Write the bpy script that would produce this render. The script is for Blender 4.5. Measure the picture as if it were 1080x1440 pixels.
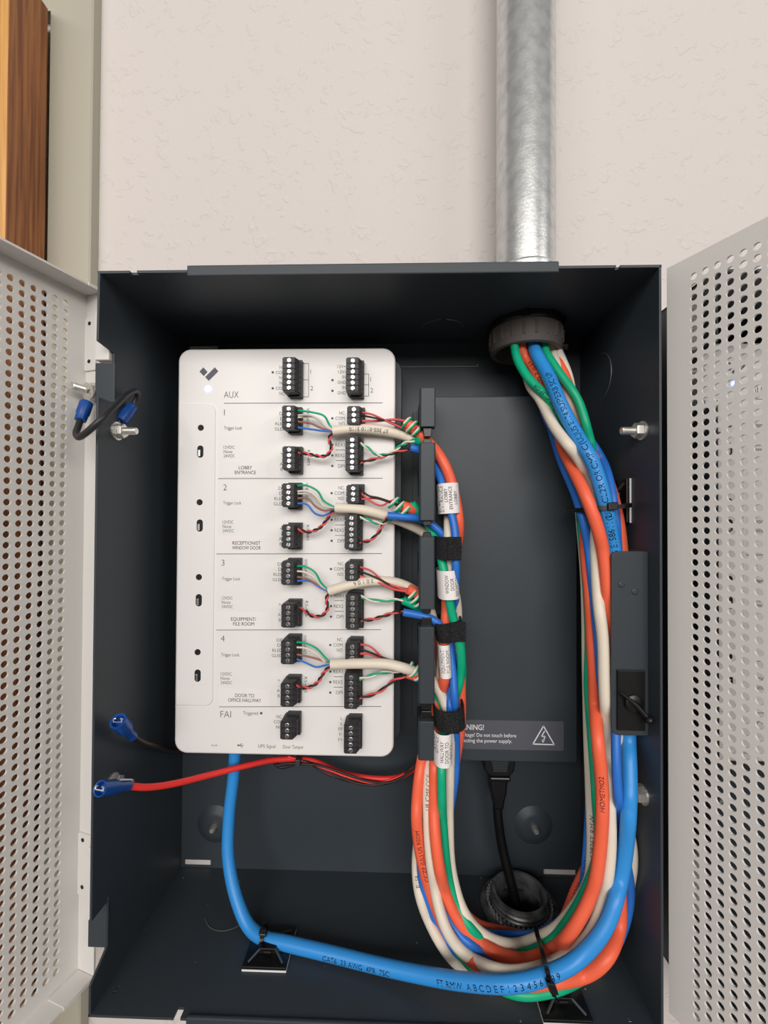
import bpy, math, random
import numpy as np
from mathutils import Vector, Matrix

random.seed(7)
SC = bpy.context.scene
for o in list(bpy.data.objects):
    bpy.data.objects.remove(o)
COL = SC.collection

# ------------------------------------------------------------------ camera
FPX = 616.1
CAM = np.array([0.01333, -0.36410, 0.07310])
RR = np.array([[0.99960, -0.00480, 0.02796],
               [0.00445, 0.99991, 0.01246],
               [-0.02802, -0.01233, 0.99953]])
_u, _s, _v = np.linalg.svd(RR)
RR = _u @ _v
cam_d = bpy.data.cameras.new('camera')
cam = bpy.data.objects.new('camera', cam_d)
COL.objects.link(cam)
cam_d.sensor_fit = 'HORIZONTAL'
cam_d.sensor_width = 36
cam_d.lens = FPX / 1080 * 36
cam_d.clip_start = 0.005


def _wd(c):
    b = RR.T @ np.array(c, float)
    return Vector((b[0], b[2], -b[1]))


_r, _d, _f = _wd((1, 0, 0)), _wd((0, 1, 0)), _wd((0, 0, 1))
cam.matrix_world = Matrix(((_r.x, -_d.x, -_f.x, CAM[0]), (_r.y, -_d.y, -_f.y, CAM[1]),
                           (_r.z, -_d.z, -_f.z, CAM[2]), (0, 0, 0, 1)))
SC.camera = cam

# ------------------------------------------------------------------ world, lights, exposure
W = bpy.data.worlds.new('world')
SC.world = W
W.use_nodes = True
W.node_tree.nodes['Background'].inputs[0].default_value = (1.0, 0.97, 0.95, 1)
W.node_tree.nodes['Background'].inputs[1].default_value = 0.08


def area(name, loc, target, sx, sy, power, color=(1, 0.96, 0.92)):
    L = bpy.data.lights.new(name, 'AREA')
    L.shape = 'RECTANGLE'
    L.size, L.size_y, L.energy, L.color = sx, sy, power, color
    o = bpy.data.objects.new(name, L)
    COL.objects.link(o)
    o.location = loc
    o.rotation_euler = (Vector(target) - Vector(loc)).to_track_quat('-Z', 'Y').to_euler()
    return o


area('ceiling_lamp_front', (0.0, -3.6, 1.25), (0, 0, 0.0), 3.2, 1.6, 128)
area('ceiling_lamp_right', (2.3, -1.9, 1.35), (0, 0, 0.1), 1.2, 0.6, 18)
area('fill_lamp_left', (-1.9, -2.6, 1.35), (0, 0, 0.0), 1.2, 0.6, 17)  # unseen fill lamp, added to brighten the pale door at right
SC.view_settings.view_transform = 'Standard'
SC.view_settings.look = 'None'
SC.view_settings.exposure = 0.0
SC.view_settings.gamma = 1
SC.view_settings.use_curve_mapping = False


# ------------------------------------------------------------------ measuring helpers (photo point + known plane -> place)
def ray(u, v):
    d = RR.T @ np.array([(u - 540) / FPX, (v - 720) / FPX, 1.0])
    return np.array([d[0], d[2], -d[1]])


def at(u, v, y):
    w = ray(u, v)
    return Vector(CAM + w * (y - CAM[1]) / w[1])


def atx(u, v, x):
    w = ray(u, v)
    return Vector(CAM + w * (x - CAM[0]) / w[0])


def atz(u, v, z):
    w = ray(u, v)
    return Vector(CAM + w * (z - CAM[2]) / w[2])


# ------------------------------------------------------------------ materials
def srgb(r, g, b):
    return tuple(((c / 255 / 12.92) if c / 255 <= 0.04045 else ((c / 255 + 0.055) / 1.055) ** 2.4) for c in (r, g, b)) + (1,)


def mat(name, col, rough=0.5, metal=0.0, spec=0.5, bump=None, var=None, emit=None, coat=0):
    m = bpy.data.materials.new(name)
    m.use_nodes = True
    nt = m.node_tree
    p = nt.nodes['Principled BSDF']
    c = col if len(col) == 4 else srgb(*col)
    p.inputs['Base Color'].default_value = c
    p.inputs['Roughness'].default_value = rough
    p.inputs['Metallic'].default_value = metal
    p.inputs['Specular IOR Level'].default_value = spec
    if coat:
        p.inputs['Coat Weight'].default_value = coat
    tc = nt.nodes.new('ShaderNodeTexCoord')
    if bump:
        sc, st, dist = bump
        n = nt.nodes.new('ShaderNodeTexNoise')
        n.inputs['Scale'].default_value = sc
        n.inputs['Detail'].default_value = 3
        b = nt.nodes.new('ShaderNodeBump')
        b.inputs['Strength'].default_value = st
        b.inputs['Distance'].default_value = dist
        nt.links.new(tc.outputs['Object'], n.inputs['Vector'])
        nt.links.new(n.outputs['Fac'], b.inputs['Height'])
        nt.links.new(b.outputs['Normal'], p.inputs['Normal'])
    if var:
        sc, c2 = var
        n = nt.nodes.new('ShaderNodeTexNoise')
        n.inputs['Scale'].default_value = sc
        n.inputs['Detail'].default_value = 4
        mx = nt.nodes.new('ShaderNodeMix')
        mx.data_type = 'RGBA'
        mx.inputs[6].default_value = c
        mx.inputs[7].default_value = srgb(*c2)
        rp = nt.nodes.new('ShaderNodeValToRGB')
        rp.color_ramp.elements[0].position = 0.4
        rp.color_ramp.elements[1].position = 0.65
        nt.links.new(tc.outputs['Object'], n.inputs['Vector'])
        nt.links.new(n.outputs['Fac'], rp.inputs['Fac'])
        nt.links.new(rp.outputs['Color'], mx.inputs[0])
        nt.links.new(mx.outputs[2], p.inputs['Base Color'])
    if emit:
        p.inputs['Emission Color'].default_value = emit[0]
        p.inputs['Emission Strength'].default_value = emit[1]
    return m


M = {}
M['coat'] = mat('charcoal_powder_coat', (52, 59, 65), 0.48, 0, 0.4, bump=(1800, 0.25, 0.0002))
M['white_coat'] = mat('white_powder_coat', (222, 219, 215), 0.45, 0, 0.4, bump=(1500, 0.1, 0.0001))
M['white_plastic'] = mat('white_plastic', (232, 229, 227), 0.45, 0, 0.4)
M['dark_plastic'] = mat('dark_plastic', (48, 54, 60), 0.5)
M['black_plastic'] = mat('black_plastic', (13, 13, 14), 0.36, 0, 0.5)
M['block'] = mat('terminal_plastic', (44, 44, 46), 0.5, 0, 0.4)
M['hole'] = mat('dark_recess', (14, 14, 15), 0.7)
M['screw'] = mat('nickel_screw', (205, 205, 205), 0.3, 1.0, bump=(900, 0.3, 0.0002))
M['zinc'] = mat('zinc_plated_steel', (226, 224, 218), 0.42, 0.9)
M['galv'] = mat('galvanised_steel', (212, 213, 212), 0.30, 0.62, bump=(480, 0.22, 0.0004), var=(130, (192, 194, 194)))
M['dull_metal'] = mat('dull_steel', (134, 135, 136), 0.42, 0.6, bump=(500, 0.3, 0.0003), var=(120, (86, 88, 90)))
M['bushing'] = mat('grey_brown_plastic', (98, 93, 90), 0.6, 0, 0.3)
M['print'] = mat('printed_ink_grey', (92, 92, 94), 0.7, 0, 0.2)
M['ink'] = mat('black_ink', (30, 28, 28), 0.6, 0, 0.2)
M['logo'] = mat('slate_ink', (98, 98, 108), 0.6, 0, 0.2)
M['white_ink'] = mat('white_ink', (222, 222, 224), 0.6, 0, 0.2)
M['grey_label'] = mat('grey_label_film', (84, 86, 94), 0.42, 0, 0.4)
M['paper'] = mat('paper_label', (236, 231, 230), 0.6, 0, 0.3)
M['led'] = mat('lit_led', (200, 220, 255), 0.4, emit=((0.10, 0.16, 1.0, 1), 6.0))
M['velcro'] = mat('black_hook_fabric', (24, 24, 26), 0.8, 0, 0.3, bump=(1100, 1.0, 0.003), var=(1500, (58, 58, 60)))
M['foam'] = mat('white_foam_tape', (225, 225, 225), 0.7)
M['slit_light'] = mat('painted_slit_light', (120, 120, 118), 0.5, 0.6)  # light coming through cut slits, put into a paler metal colour
M['orange'] = mat('orange_jacket', (242, 104, 72), 0.42, 0, 0.4)
M['green'] = mat('green_jacket', (8, 170, 124), 0.42, 0, 0.4)
M['blue'] = mat('blue_jacket', (42, 112, 202), 0.4, 0, 0.4)
M['white'] = mat('ivory_jacket', (226, 215, 198), 0.45, 0, 0.4)
M['skyblue'] = mat('data_cable_blue', (50, 144, 220), 0.38, 0, 0.4)
M['red'] = mat('red_insulation', (225, 52, 48), 0.4, 0, 0.4)
M['salmon'] = mat('pinkish_red_insulation', (214, 82, 80), 0.45, 0, 0.4)
M['black_wire'] = mat('black_insulation', (40, 34, 34), 0.45, 0, 0.4)
M['brown'] = mat('brown_insulation', (150, 98, 84), 0.45)
M['greywire'] = mat('grey_white_insulation', (196, 190, 186), 0.45)
M['terminal_blue'] = mat('blue_nylon_sleeve', (18, 74, 152), 0.35, 0, 0.5)
M['frame'] = mat('frame_paint_putty', (176, 172, 156), 0.5, 0, 0.35, bump=(300, 0.08, 0.0004))


def wall_mat():
    m = mat('orange_peel_wall', (210, 203, 199), 0.75, 0, 0.25)
    nt = m.node_tree
    p = nt.nodes['Principled BSDF']
    tc = nt.nodes.new('ShaderNodeTexCoord')
    mp = nt.nodes.new('ShaderNodeMapping')
    nt.links.new(tc.outputs['Object'], mp.inputs['Vector'])
    a = nt.nodes.new('ShaderNodeTexNoise')
    a.inputs['Scale'].default_value = 120
    a.inputs['Detail'].default_value = 2.5
    a.inputs['Distortion'].default_value = 0.6
    rp = nt.nodes.new('ShaderNodeValToRGB')
    rp.color_ramp.elements[0].position = 0.50
    rp.color_ramp.elements[1].position = 0.60
    b = nt.nodes.new('ShaderNodeTexNoise')
    b.inputs['Scale'].default_value = 75
    b.inputs['Detail'].default_value = 2
    rb = nt.nodes.new('ShaderNodeValToRGB')
    rb.color_ramp.elements[0].position = 0.52
    rb.color_ramp.elements[1].position = 0.60
    mu = nt.nodes.new('ShaderNodeMath')
    mu.operation = 'MULTIPLY'
    c = nt.nodes.new('ShaderNodeTexNoise')
    c.inputs['Scale'].default_value = 700
    ad = nt.nodes.new('ShaderNodeMath')
    ad.operation = 'MULTIPLY_ADD'
    ad.inputs[1].default_value = 0.10
    bm = nt.nodes.new('ShaderNodeBump')
    bm.inputs['Strength'].default_value = 0.34
    bm.inputs['Distance'].default_value = 0.0016
    for n in (a, b, c):
        nt.links.new(mp.outputs[0], n.inputs['Vector'])
    nt.links.new(a.outputs['Fac'], rp.inputs['Fac'])
    nt.links.new(b.outputs['Fac'], rb.inputs['Fac'])
    nt.links.new(rp.outputs['Color'], mu.inputs[0])
    nt.links.new(rb.outputs['Color'], mu.inputs[1])
    nt.links.new(c.outputs['Fac'], ad.inputs[0])
    nt.links.new(mu.outputs[0], ad.inputs[2])
    nt.links.new(ad.outputs[0], bm.inputs['Height'])
    nt.links.new(bm.outputs['Normal'], p.inputs['Normal'])
    return m


def wood_mat(name, c1, c2):
    m = mat(name, c1, 0.42, 0, 0.4)
    nt = m.node_tree
    p = nt.nodes['Principled BSDF']
    tc = nt.nodes.new('ShaderNodeTexCoord')
    mp = nt.nodes.new('ShaderNodeMapping')
    mp.inputs['Scale'].default_value = (260, 260, 9)
    n = nt.nodes.new('ShaderNodeTexNoise')
    n.inputs['Scale'].default_value = 1
    n.inputs['Detail'].default_value = 4
    n.inputs['Distortion'].default_value = 0.4
    rp = nt.nodes.new('ShaderNodeValToRGB')
    rp.color_ramp.elements[0].position = 0.38
    rp.color_ramp.elements[0].color = srgb(*c2)
    rp.color_ramp.elements[1].position = 0.6
    rp.color_ramp.elements[1].color = srgb(*c1)
    nt.links.new(tc.outputs['Object'], mp.inputs['Vector'])
    nt.links.new(mp.outputs[0], n.inputs['Vector'])
    nt.links.new(n.outputs['Fac'], rp.inputs['Fac'])
    nt.links.new(rp.outputs['Color'], p.inputs['Base Color'])
    return m


def dusty_mat():
    m = mat('charcoal_powder_coat_dusty', (52, 59, 65), 0.5, 0, 0.4, bump=(1800, 0.25, 0.0002))
    nt = m.node_tree
    p = nt.nodes['Principled BSDF']
    tc = nt.nodes.new('ShaderNodeTexCoord')
    vo = nt.nodes.new('ShaderNodeTexVoronoi')
    vo.inputs['Scale'].default_value = 85
    vo.inputs['Randomness'].default_value = 1
    rp = nt.nodes.new('ShaderNodeValToRGB')
    rp.color_ramp.elements[0].position = 0.028
    rp.color_ramp.elements[0].color = srgb(170, 170, 166)
    rp.color_ramp.elements[1].position = 0.045
    rp.color_ramp.elements[1].color = srgb(52, 59, 65)
    nt.links.new(tc.outputs['Object'], vo.inputs['Vector'])
    nt.links.new(vo.outputs['Distance'], rp.inputs['Fac'])
    nt.links.new(rp.outputs['Color'], p.inputs['Base Color'])
    return m


M['wall'] = wall_mat()
M['oak'] = wood_mat('oak_face', (222, 170, 100), (198, 140, 72))
M['oak_edge_shade'] = wood_mat('oak_edge_shaded', (172, 112, 66), (126, 72, 38))  # shade on the leaf's edge, put into a darker oak
M['dusty'] = dusty_mat()


# ------------------------------------------------------------------ mesh builder
class B:
    def __init__(s):
        s.v, s.f = [], []

    def add(s, vs, fs):
        n = len(s.v)
        s.v += [tuple(p) for p in vs]
        s.f += [tuple(i + n for i in f) for f in fs]
        return s

    def box(s, x0, x1, y0, y1, z0, z1):
        x0, x1 = sorted((x0, x1)); y0, y1 = sorted((y0, y1)); z0, z1 = sorted((z0, z1))
        return s.add([(x0, y0, z0), (x1, y0, z0), (x1, y1, z0), (x0, y1, z0), (x0, y0, z1), (x1, y0, z1), (x1, y1, z1), (x0, y1, z1)],
                     [(0, 3, 2, 1), (4, 5, 6, 7), (0, 1, 5, 4), (1, 2, 6, 5), (2, 3, 7, 6), (3, 0, 4, 7)])

    def prism(s, poly, axis, a, b):
        """poly: 2-D points; axis x: (y,z), axis y: (x,z), axis z: (x,y)"""
        n = len(poly)
        g = {'x': lambda p, t: (t, p[0], p[1]), 'y': lambda p, t: (p[0], t, p[1]), 'z': lambda p, t: (p[0], p[1], t)}[axis]
        vs = [g(p, a) for p in poly] + [g(p, b) for p in poly]
        fs = [tuple(range(n)), tuple(range(2 * n - 1, n - 1, -1))] + [(i, i + n, (i + 1) % n + n, (i + 1) % n) for i in range(n)]
        return s.add(vs, fs)

    def lathe(s, p0, axis, prof, n=20, cap=True):
        """prof: (distance along axis, radius)"""
        a = Vector(axis).normalized()
        t = Vector((1, 0, 0)) if abs(a.x) < 0.8 else Vector((0, 1, 0))
        e1 = a.cross(t).normalized(); e2 = a.cross(e1)
        p0 = Vector(p0)
        vs, fs = [], []
        for h, r in prof:
            for k in range(n):
                th = 2 * math.pi * k / n
                vs.append(p0 + a * h + (e1 * math.cos(th) + e2 * math.sin(th)) * r)
        for i in range(len(prof) - 1):
            for k in range(n):
                fs.append((i * n + k, i * n + (k + 1) % n, (i + 1) * n + (k + 1) % n, (i + 1) * n + k))
        if cap:
            fs.append(tuple(range(n - 1, -1, -1)))
            fs.append(tuple(range((len(prof) - 1) * n, len(prof) * n)))
        return s.add(vs, fs)

    def cyl(s, p0, p1, r, n=16, r1=None):
        d = Vector(p1) - Vector(p0)
        return s.lathe(p0, d, [(0, r), (d.length, r if r1 is None else r1)], n)

    def tube(s, pts, r, n=10):
        pts = [Vector(p) for p in pts]
        rs = r if isinstance(r, (list, tuple)) else [r] * len(pts)
        T = [(pts[min(i + 1, len(pts) - 1)] - pts[max(i - 1, 0)]).normalized() for i in range(len(pts))]
        t0 = T[0]
        e = Vector((0, -1, 0)) if abs(t0.y) < 0.8 else Vector((1, 0, 0))
        e = (e - t0 * e.dot(t0)).normalized()
        vs, fs = [], []
        for i, p in enumerate(pts):
            e = (e - T[i] * e.dot(T[i])).normalized()
            b = T[i].cross(e)
            for k in range(n):
                th = 2 * math.pi * k / n
                vs.append(p + (e * math.cos(th) + b * math.sin(th)) * rs[i])
        for i in range(len(pts) - 1):
            for k in range(n):
                fs.append((i * n + k, i * n + (k + 1) % n, (i + 1) * n + (k + 1) % n, (i + 1) * n + k))
        fs.append(tuple(range(n - 1, -1, -1)))
        fs.append(tuple(range((len(pts) - 1) * n, len(pts) * n)))
        return s.add(vs, fs)

    def grid_plate(s, axis, a0, a1, b0, b1, t0, t1, holes):
        """flat plate spanning a x b with rectangular openings, thickness t0..t1 along axis"""
        A = sorted(set([a0, a1] + [h for q in holes for h in q[:2] if a0 < h < a1]))
        Bv = sorted(set([b0, b1] + [h for q in holes for h in q[2:] if b0 < h < b1]))
        full = {}
        for i in range(len(A) - 1):
            for j in range(len(Bv) - 1):
                ca, cb = (A[i] + A[i + 1]) / 2, (Bv[j] + Bv[j + 1]) / 2
                full[i, j] = not any(q[0] < ca < q[1] and q[2] < cb < q[3] for q in holes)
        g = {'x': lambda a, b, t: (t, a, b), 'y': lambda a, b, t: (a, t, b), 'z': lambda a, b, t: (a, b, t)}[axis]
        idx = {}

        def vid(i, j, k):
            if (i, j, k) not in idx:
                idx[i, j, k] = len(s.v)
                s.v.append(g(A[i], Bv[j], (t0, t1)[k]))
            return idx[i, j, k]
        for (i, j), ok in full.items():
            if not ok:
                continue
            s.f.append((vid(i, j, 0), vid(i, j + 1, 0), vid(i + 1, j + 1, 0), vid(i + 1, j, 0)))
            s.f.append((vid(i, j, 1), vid(i + 1, j, 1), vid(i + 1, j + 1, 1), vid(i, j + 1, 1)))
            for di, dj, e in ((-1, 0, ((i, j), (i, j + 1))), (1, 0, ((i + 1, j), (i + 1, j + 1))), (0, -1, ((i, j), (i + 1, j))), (0, 1, ((i, j + 1), (i + 1, j + 1)))):
                if not full.get((i + di, j + dj), False):
                    (p, q) = e
                    s.f.append((vid(*p, 0), vid(*q, 0), vid(*q, 1), vid(*p, 1)))
        return s


def new_mesh(name, b, m, smooth=None):
    me = bpy.data.meshes.new(name)
    me.from_pydata([tuple(p) for p in b.v], [], b.f)
    me.validate()
    import bmesh
    bm = bmesh.new()
    bm.from_mesh(me)
    bmesh.ops.recalc_face_normals(bm, faces=bm.faces)
    bm.to_mesh(me)
    bm.free()
    me.materials.append(M[m] if isinstance(m, str) else m)
    if smooth:
        me.polygons.foreach_set('use_smooth', [True] * len(me.polygons))
        me.set_sharp_from_angle(angle=math.radians(smooth))
    return me


def wloc(o):
    p = Vector((0, 0, 0))
    while o:
        p += o.location
        o = o.parent
    return p


def obj(name, b, m, parent=None, smooth=None, bevel=0, local=False, label=None, kind=None):
    """links the builder's geometry as ONE mesh object; coordinates are the world's unless local"""
    o = bpy.data.objects.new(name, None)
    if parent is None:
        xs = [p[0] for p in b.v]; ys = [p[1] for p in b.v]; zs = [p[2] for p in b.v]
        org = Vector(((min(xs) + max(xs)) / 2, (min(ys) + max(ys)) / 2, min(zs)))
        b.v = [tuple(Vector(p) - org) for p in b.v]
    elif not local:
        org = wloc(parent)
        b.v = [tuple(Vector(p) - org) for p in b.v]
    bpy.data.objects.remove(o)
    o = bpy.data.objects.new(name, new_mesh(name, b, m, smooth))
    COL.objects.link(o)
    if parent is None:
        o.location = org
    else:
        o.parent = parent
    if bevel:
        md = o.modifiers.new('bevel', 'BEVEL')
        md.width = bevel
        md.segments = 2
        md.limit_method = 'ANGLE'
        md.angle_limit = math.radians(40)
    if label:
        o['label'] = label
    if kind:
        o['kind'] = kind
    return o


def tag(o, label, cat, group=None):
    o['label'] = label
    o['category'] = cat
    if group:
        o['group'] = group
    return o


def thing(name, loc, label, cat, group=None):
    o = bpy.data.objects.new(name, None)
    COL.objects.link(o)
    o.location = loc
    o.empty_display_size = 0.02
    return tag(o, label, cat, group)


def struct(name, b, m, **k):
    o = obj(name, b, m, **k)
    o['kind'] = 'structure'
    return o


def dup_tree(o, parent=None):
    c = o.copy()
    COL.objects.link(c)
    c.parent = parent
    for ch in list(o.children):
        dup_tree(ch, c)
    return c


# ------------------------------------------------------------------ lettering
_tc = {}


def glyphs(s, thin=0.0):
    key = (s, thin)
    if key not in _tc:
        cu = bpy.data.curves.new('t', 'FONT')
        cu.body = s
        cu.resolution_u = 3
        cu.offset = thin
        cu.fill_mode = 'BOTH'
        o = bpy.data.objects.new('t', cu)
        me = bpy.data.meshes.new_from_object(o)
        vs = [(v.co.x, v.co.y) for v in me.vertices]
        fs = [tuple(p.vertices) for p in me.polygons]
        bpy.data.objects.remove(o)
        bpy.data.curves.remove(cu)
        bpy.data.meshes.remove(me)
        _tc[key] = (vs, fs)
    return _tc[key]


CAP = 0.69


def text_flat(b, s, u, v, capx, plane, align='l', width=None, thin=-0.006, rot=0):
    """letters lying on the vertical plane y=plane; (u,v) the baseline start, capx the cap height in photo px"""
    vs, fs = glyphs(s, thin)
    if not vs:
        return
    x0 = min(p[0] for p in vs); x1 = max(p[0] for p in vs)
    o = at(u, v, plane)
    mpp = (plane - CAM[1]) / FPX
    sc = capx * mpp / CAP
    sx = sc if width is None else width * mpp / (x1 - x0)
    off = {'l': -x0, 'r': -x1, 'c': -(x0 + x1) / 2}[align]
    out = []
    for x, y in vs:
        a, c = (x + off) * sx, y * sc
        if rot == 90:
            a, c = -c, a
        elif rot == -90:
            a, c = c, -a
        out.append((o.x + a, plane, o.z + c))
    b.add(out, fs)


def dot(b, u, v, rpx, plane, n=12):
    o = at(u, v, plane)
    r = rpx * (plane - CAM[1]) / FPX
    b.add([(o.x + r * math.cos(6.2832 * k / n), plane, o.z + r * math.sin(6.2832 * k / n)) for k in range(n)], [tuple(range(n))])


def line(b, u0, v0, u1, v1, wpx, plane):
    p, q = at(u0, v0, plane), at(u1, v1, plane)
    w = wpx * (plane - CAM[1]) / FPX / 2
    d = (q - p).normalized()
    n = Vector((-d.z, 0, d.x)) * w
    b.add([p + n, p - n, q - n, q + n], [(0, 1, 2, 3)])


# ------------------------------------------------------------------ setting
struct('wall_back', B().box(-1.6, 1.9, 0, 0.1, -1.3, 1.3), 'wall')
struct('floor', B().box(-1.6, 1.9, -2.6, 0.1, -1.35, -1.3), mat('grey_floor', (120, 116, 110), 0.6))
fr = struct('trim_1', B().prism([(-0.2785, 0), (-0.2785, -0.0095), (-0.2435, -0.0095), (-0.2422, -0.0085), (-0.2416, 0)], 'z', -1.3, 0.56)
            .box(-1.25, -0.2785, -0.0095, 0, 0.497, 0.56), 'frame')
door1 = struct('door_1', B().box(-1.2, -0.2790, -0.0482, -0.0125, -1.28, 0.495), 'oak')
obj('shaded_edge', B().box(-0.2790, -0.2784, -0.0480, -0.0126, -1.28, 0.4948), 'oak_edge_shade', door1, label='oak edge of the door leaf, shade painted into its colour')

# ------------------------------------------------------------------ metal cabinet
HW, D, ZT, ZB = 0.165, 0.110, 0.219, -0.219
WT = 0.0015
BASE = Vector((0, 0, ZB))
enc = thing('equipment_cabinet', BASE, 'open charcoal metal wall cabinet full of coloured cables, centre of the photo', 'cabinet', 'metal wall cabinets')
PX, PY = 0.1094, -0.0350       # conduit axis
QX, QY = 0.1065, -0.0300       # lower fitting axis
sl = 0.0026
obj('back_panel', B().grid_plate('y', -HW, HW, ZB, ZT, -0.0020, -0.0005,
    [(-0.1615, -0.137, 0.2115, 0.2168), (0.138, 0.1545, 0.2115, 0.2168), (-0.1610, -0.139, -0.2165, -0.2113), (0.134, 0.160, -0.2165, -0.2113)]), 'coat', enc)
obj('top_panel', B().grid_plate('z', -HW, HW, -D, -0.0005, ZT - WT, ZT,
    [(PX - .0188, PX + .0188, PY - .0188, PY + .0188), (-0.1457, -0.1412, -D - 1, -D + .0022), (0.1392, 0.1416, -D - 1, -D + .0022)]), 'coat', enc)
obj('bottom_panel', B().grid_plate('z', -HW, HW, -D, -0.0005, ZB, ZB + WT,
    [(QX - .015, QX + .015, QY - .015, QY + .015), (-0.1145, -0.1105, -D - 1, -D + .0055), (-0.1585, -0.1565, -0.0985, -0.0972), (-0.1578, -0.1558, -0.0958, -0.0946),
     (0.149, 0.151, -0.1035, -0.102)]), 'dusty', enc)
obj('left_panel', B().prism([(-0.0005, ZB), (-0.0005, ZT), (-D, ZT), (-D - .0006, 0.1770), (-0.0960, 0.1752), (-0.0960, 0.1440), (-D, 0.1438), (-D, -0.1640), (-0.0965, -0.1646),
                            (-0.0965, -0.1930), (-D, -0.2010), (-D, ZB)], 'x', -HW, -HW + WT), 'coat', enc, bevel=.0004)
obj('right_panel', B().box(HW - WT, HW, -D, -0.0005, ZB, ZT), 'coat', enc, bevel=.0004)
obj('top_lip', B().box(-0.1107, 0.1064, -D - .0012, -D + .001, 0.2147, 0.2212), 'coat', enc, bevel=0.0007)
obj('bottom_lip', B().box(-0.1068, 0.1064, -D - .0012, -D + .001, -0.2218, -0.2160), 'coat', enc, bevel=0.0007)
for z0, z1 in ((0.1440, 0.1690), (-0.1925, -0.1660)):
    b = B().box(-0.1755, -0.1630, -0.0962, -0.0945, z0, z1) if z0 > 0 else B().prism(
        [(-0.1755, z0), (-0.1630, z0), (-0.1630, z1 + .004), (-0.1640, z1 + .004), (-0.1755, z0 + .016)], 'y', -0.0962, -0.0945)
    obj('hinge_tab', b, 'coat', enc, bevel=0.0005)


def knockout(c, ax, r, a0, a1, name='knockout_slit_light'):
    """curved slit of a knock-out disc, light through it painted as a slightly proud line"""
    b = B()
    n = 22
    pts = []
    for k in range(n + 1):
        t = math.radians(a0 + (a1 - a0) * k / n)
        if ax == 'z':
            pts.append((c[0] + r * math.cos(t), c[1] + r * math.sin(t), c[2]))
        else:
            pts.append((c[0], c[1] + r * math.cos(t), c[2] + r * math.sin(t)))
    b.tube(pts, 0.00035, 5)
    obj(name, b, 'slit_light', enc)


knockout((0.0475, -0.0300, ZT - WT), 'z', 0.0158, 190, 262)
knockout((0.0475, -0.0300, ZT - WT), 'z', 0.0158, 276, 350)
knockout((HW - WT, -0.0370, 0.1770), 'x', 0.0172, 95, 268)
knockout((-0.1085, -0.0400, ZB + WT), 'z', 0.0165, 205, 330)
obj('cable_slot_light', B().box(0.0120, 0.0800, -0.0030, -0.0018, 0.1974, 0.1980).box(0.0793, 0.0801, -0.0030, -0.0018, 0.1974, 0.2000), 'slit_light', enc)  # pale strips painted in for the light in a thin slit


def stud(p, ax, parent, ln=0.013, local=False, hexr=0.0048):
    a = Vector(ax).normalized()
    p = Vector(p)
    prof = []
    for k in range(int(ln / 0.0007)):
        prof += [(k * 0.0007, 0.0021), (k * 0.0007 + 0.00035, 0.0024)]
    prof += [(ln, 0.0020)]
    s_ = obj('stud', B().lathe(p, a, prof, 12), 'zinc', parent, smooth=25, local=local)
    nb = B().lathe(p + a * 0.0012, a, [(0, hexr * .92), (0.0005, hexr), (0.0036, hexr), (0.0041, hexr * .92)], 6)
    nb.lathe(p, a, [(0, 0.0058), (0.0011, 0.0058)], 20)
    n_ = obj('nut', nb, 'zinc', parent, local=local, label='hexagonal nut and washer on the stud')
    return s_, n_


for sx in (-1, 1):
    for z in (0.1268, -0.0935):
        stud((sx * (HW - WT), -0.0930, z), (-sx, 0, 0), enc)
for x, z in ((-0.1350, -0.1815), (0.1257, -0.1760)):
    obj('dimple', B().lathe((x, -0.0020, z), (0, -1, 0), [(0, 0.0155), (0.0006, 0.0145), (0.0028, 0.0105), (0.0034, 0.0085)], 28), 'coat', enc, smooth=50)
    obj('dimple_screw', B().lathe((x, -0.0054, z), (0, -1, 0), [(0, 0.0026), (0.004, 0.0026), (0.0055, 0.0016)], 12), 'zinc', enc, smooth=40)

# lock bracket on the right side wall
lb = obj('lock_bracket', B().prism([(0.1419 + .0035, 0.0536), (0.1635, 0.0536), (0.1635, -0.0557), (0.1419 + .0035, -0.0557), (0.1419 + .001, -0.0557 + .001),
                                   (0.1419, -0.0557 + .0035), (0.1419, 0.0536 - .0035), (0.1419 + .001, 0.0536 - .001)], 'y', -0.0985, -0.0970)
         .box(0.1620, 0.1634, -0.0972, -0.0700, -0.0557, 0.0536), 'coat', enc, bevel=0.0004)
obj('lock_plate', B().box(0.1446, 0.1606, -0.1003, -0.0985, -0.0520, -0.0166), 'black_plastic', lb, bevel=0.0003)
for u, v in ((874, 822), (893, 832)):
    c = at(u, v, -0.0987)
    obj('rivet', B().lathe((c.x, -0.0985, c.z), (0, -1, 0), [(0, 0.0019), (0.0005, 0.0019), (0.0008, 0.0012)], 14), 'coat', lb)
c = at(890, 988, -0.1003)
kb = B().lathe((c.x, -0.1003, c.z), (0, -1, 0), [(0, 0.0052), (0.002, 0.0052), (0.0026, 0.0044)], 20)
e1, e2 = at(873, 974, -0.1035), at(912, 1011, -0.1060)
kb.tube([e1, c + Vector((0, -0.0035, 0)), e2], [0.0007, 0.0016, 0.0013], 10)
kb.lathe(e2 - Vector((0.0012, 0, -0.0012)), (0.7, -0.1, -0.7), [(0, 0.0008), (0.0006, 0.0021), (0.002, 0.0028), (0.0034, 0.0022), (0.0042, 0.0008)], 14)
obj('latch_lever', kb, 'black_plastic', lb, smooth=40)

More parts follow.
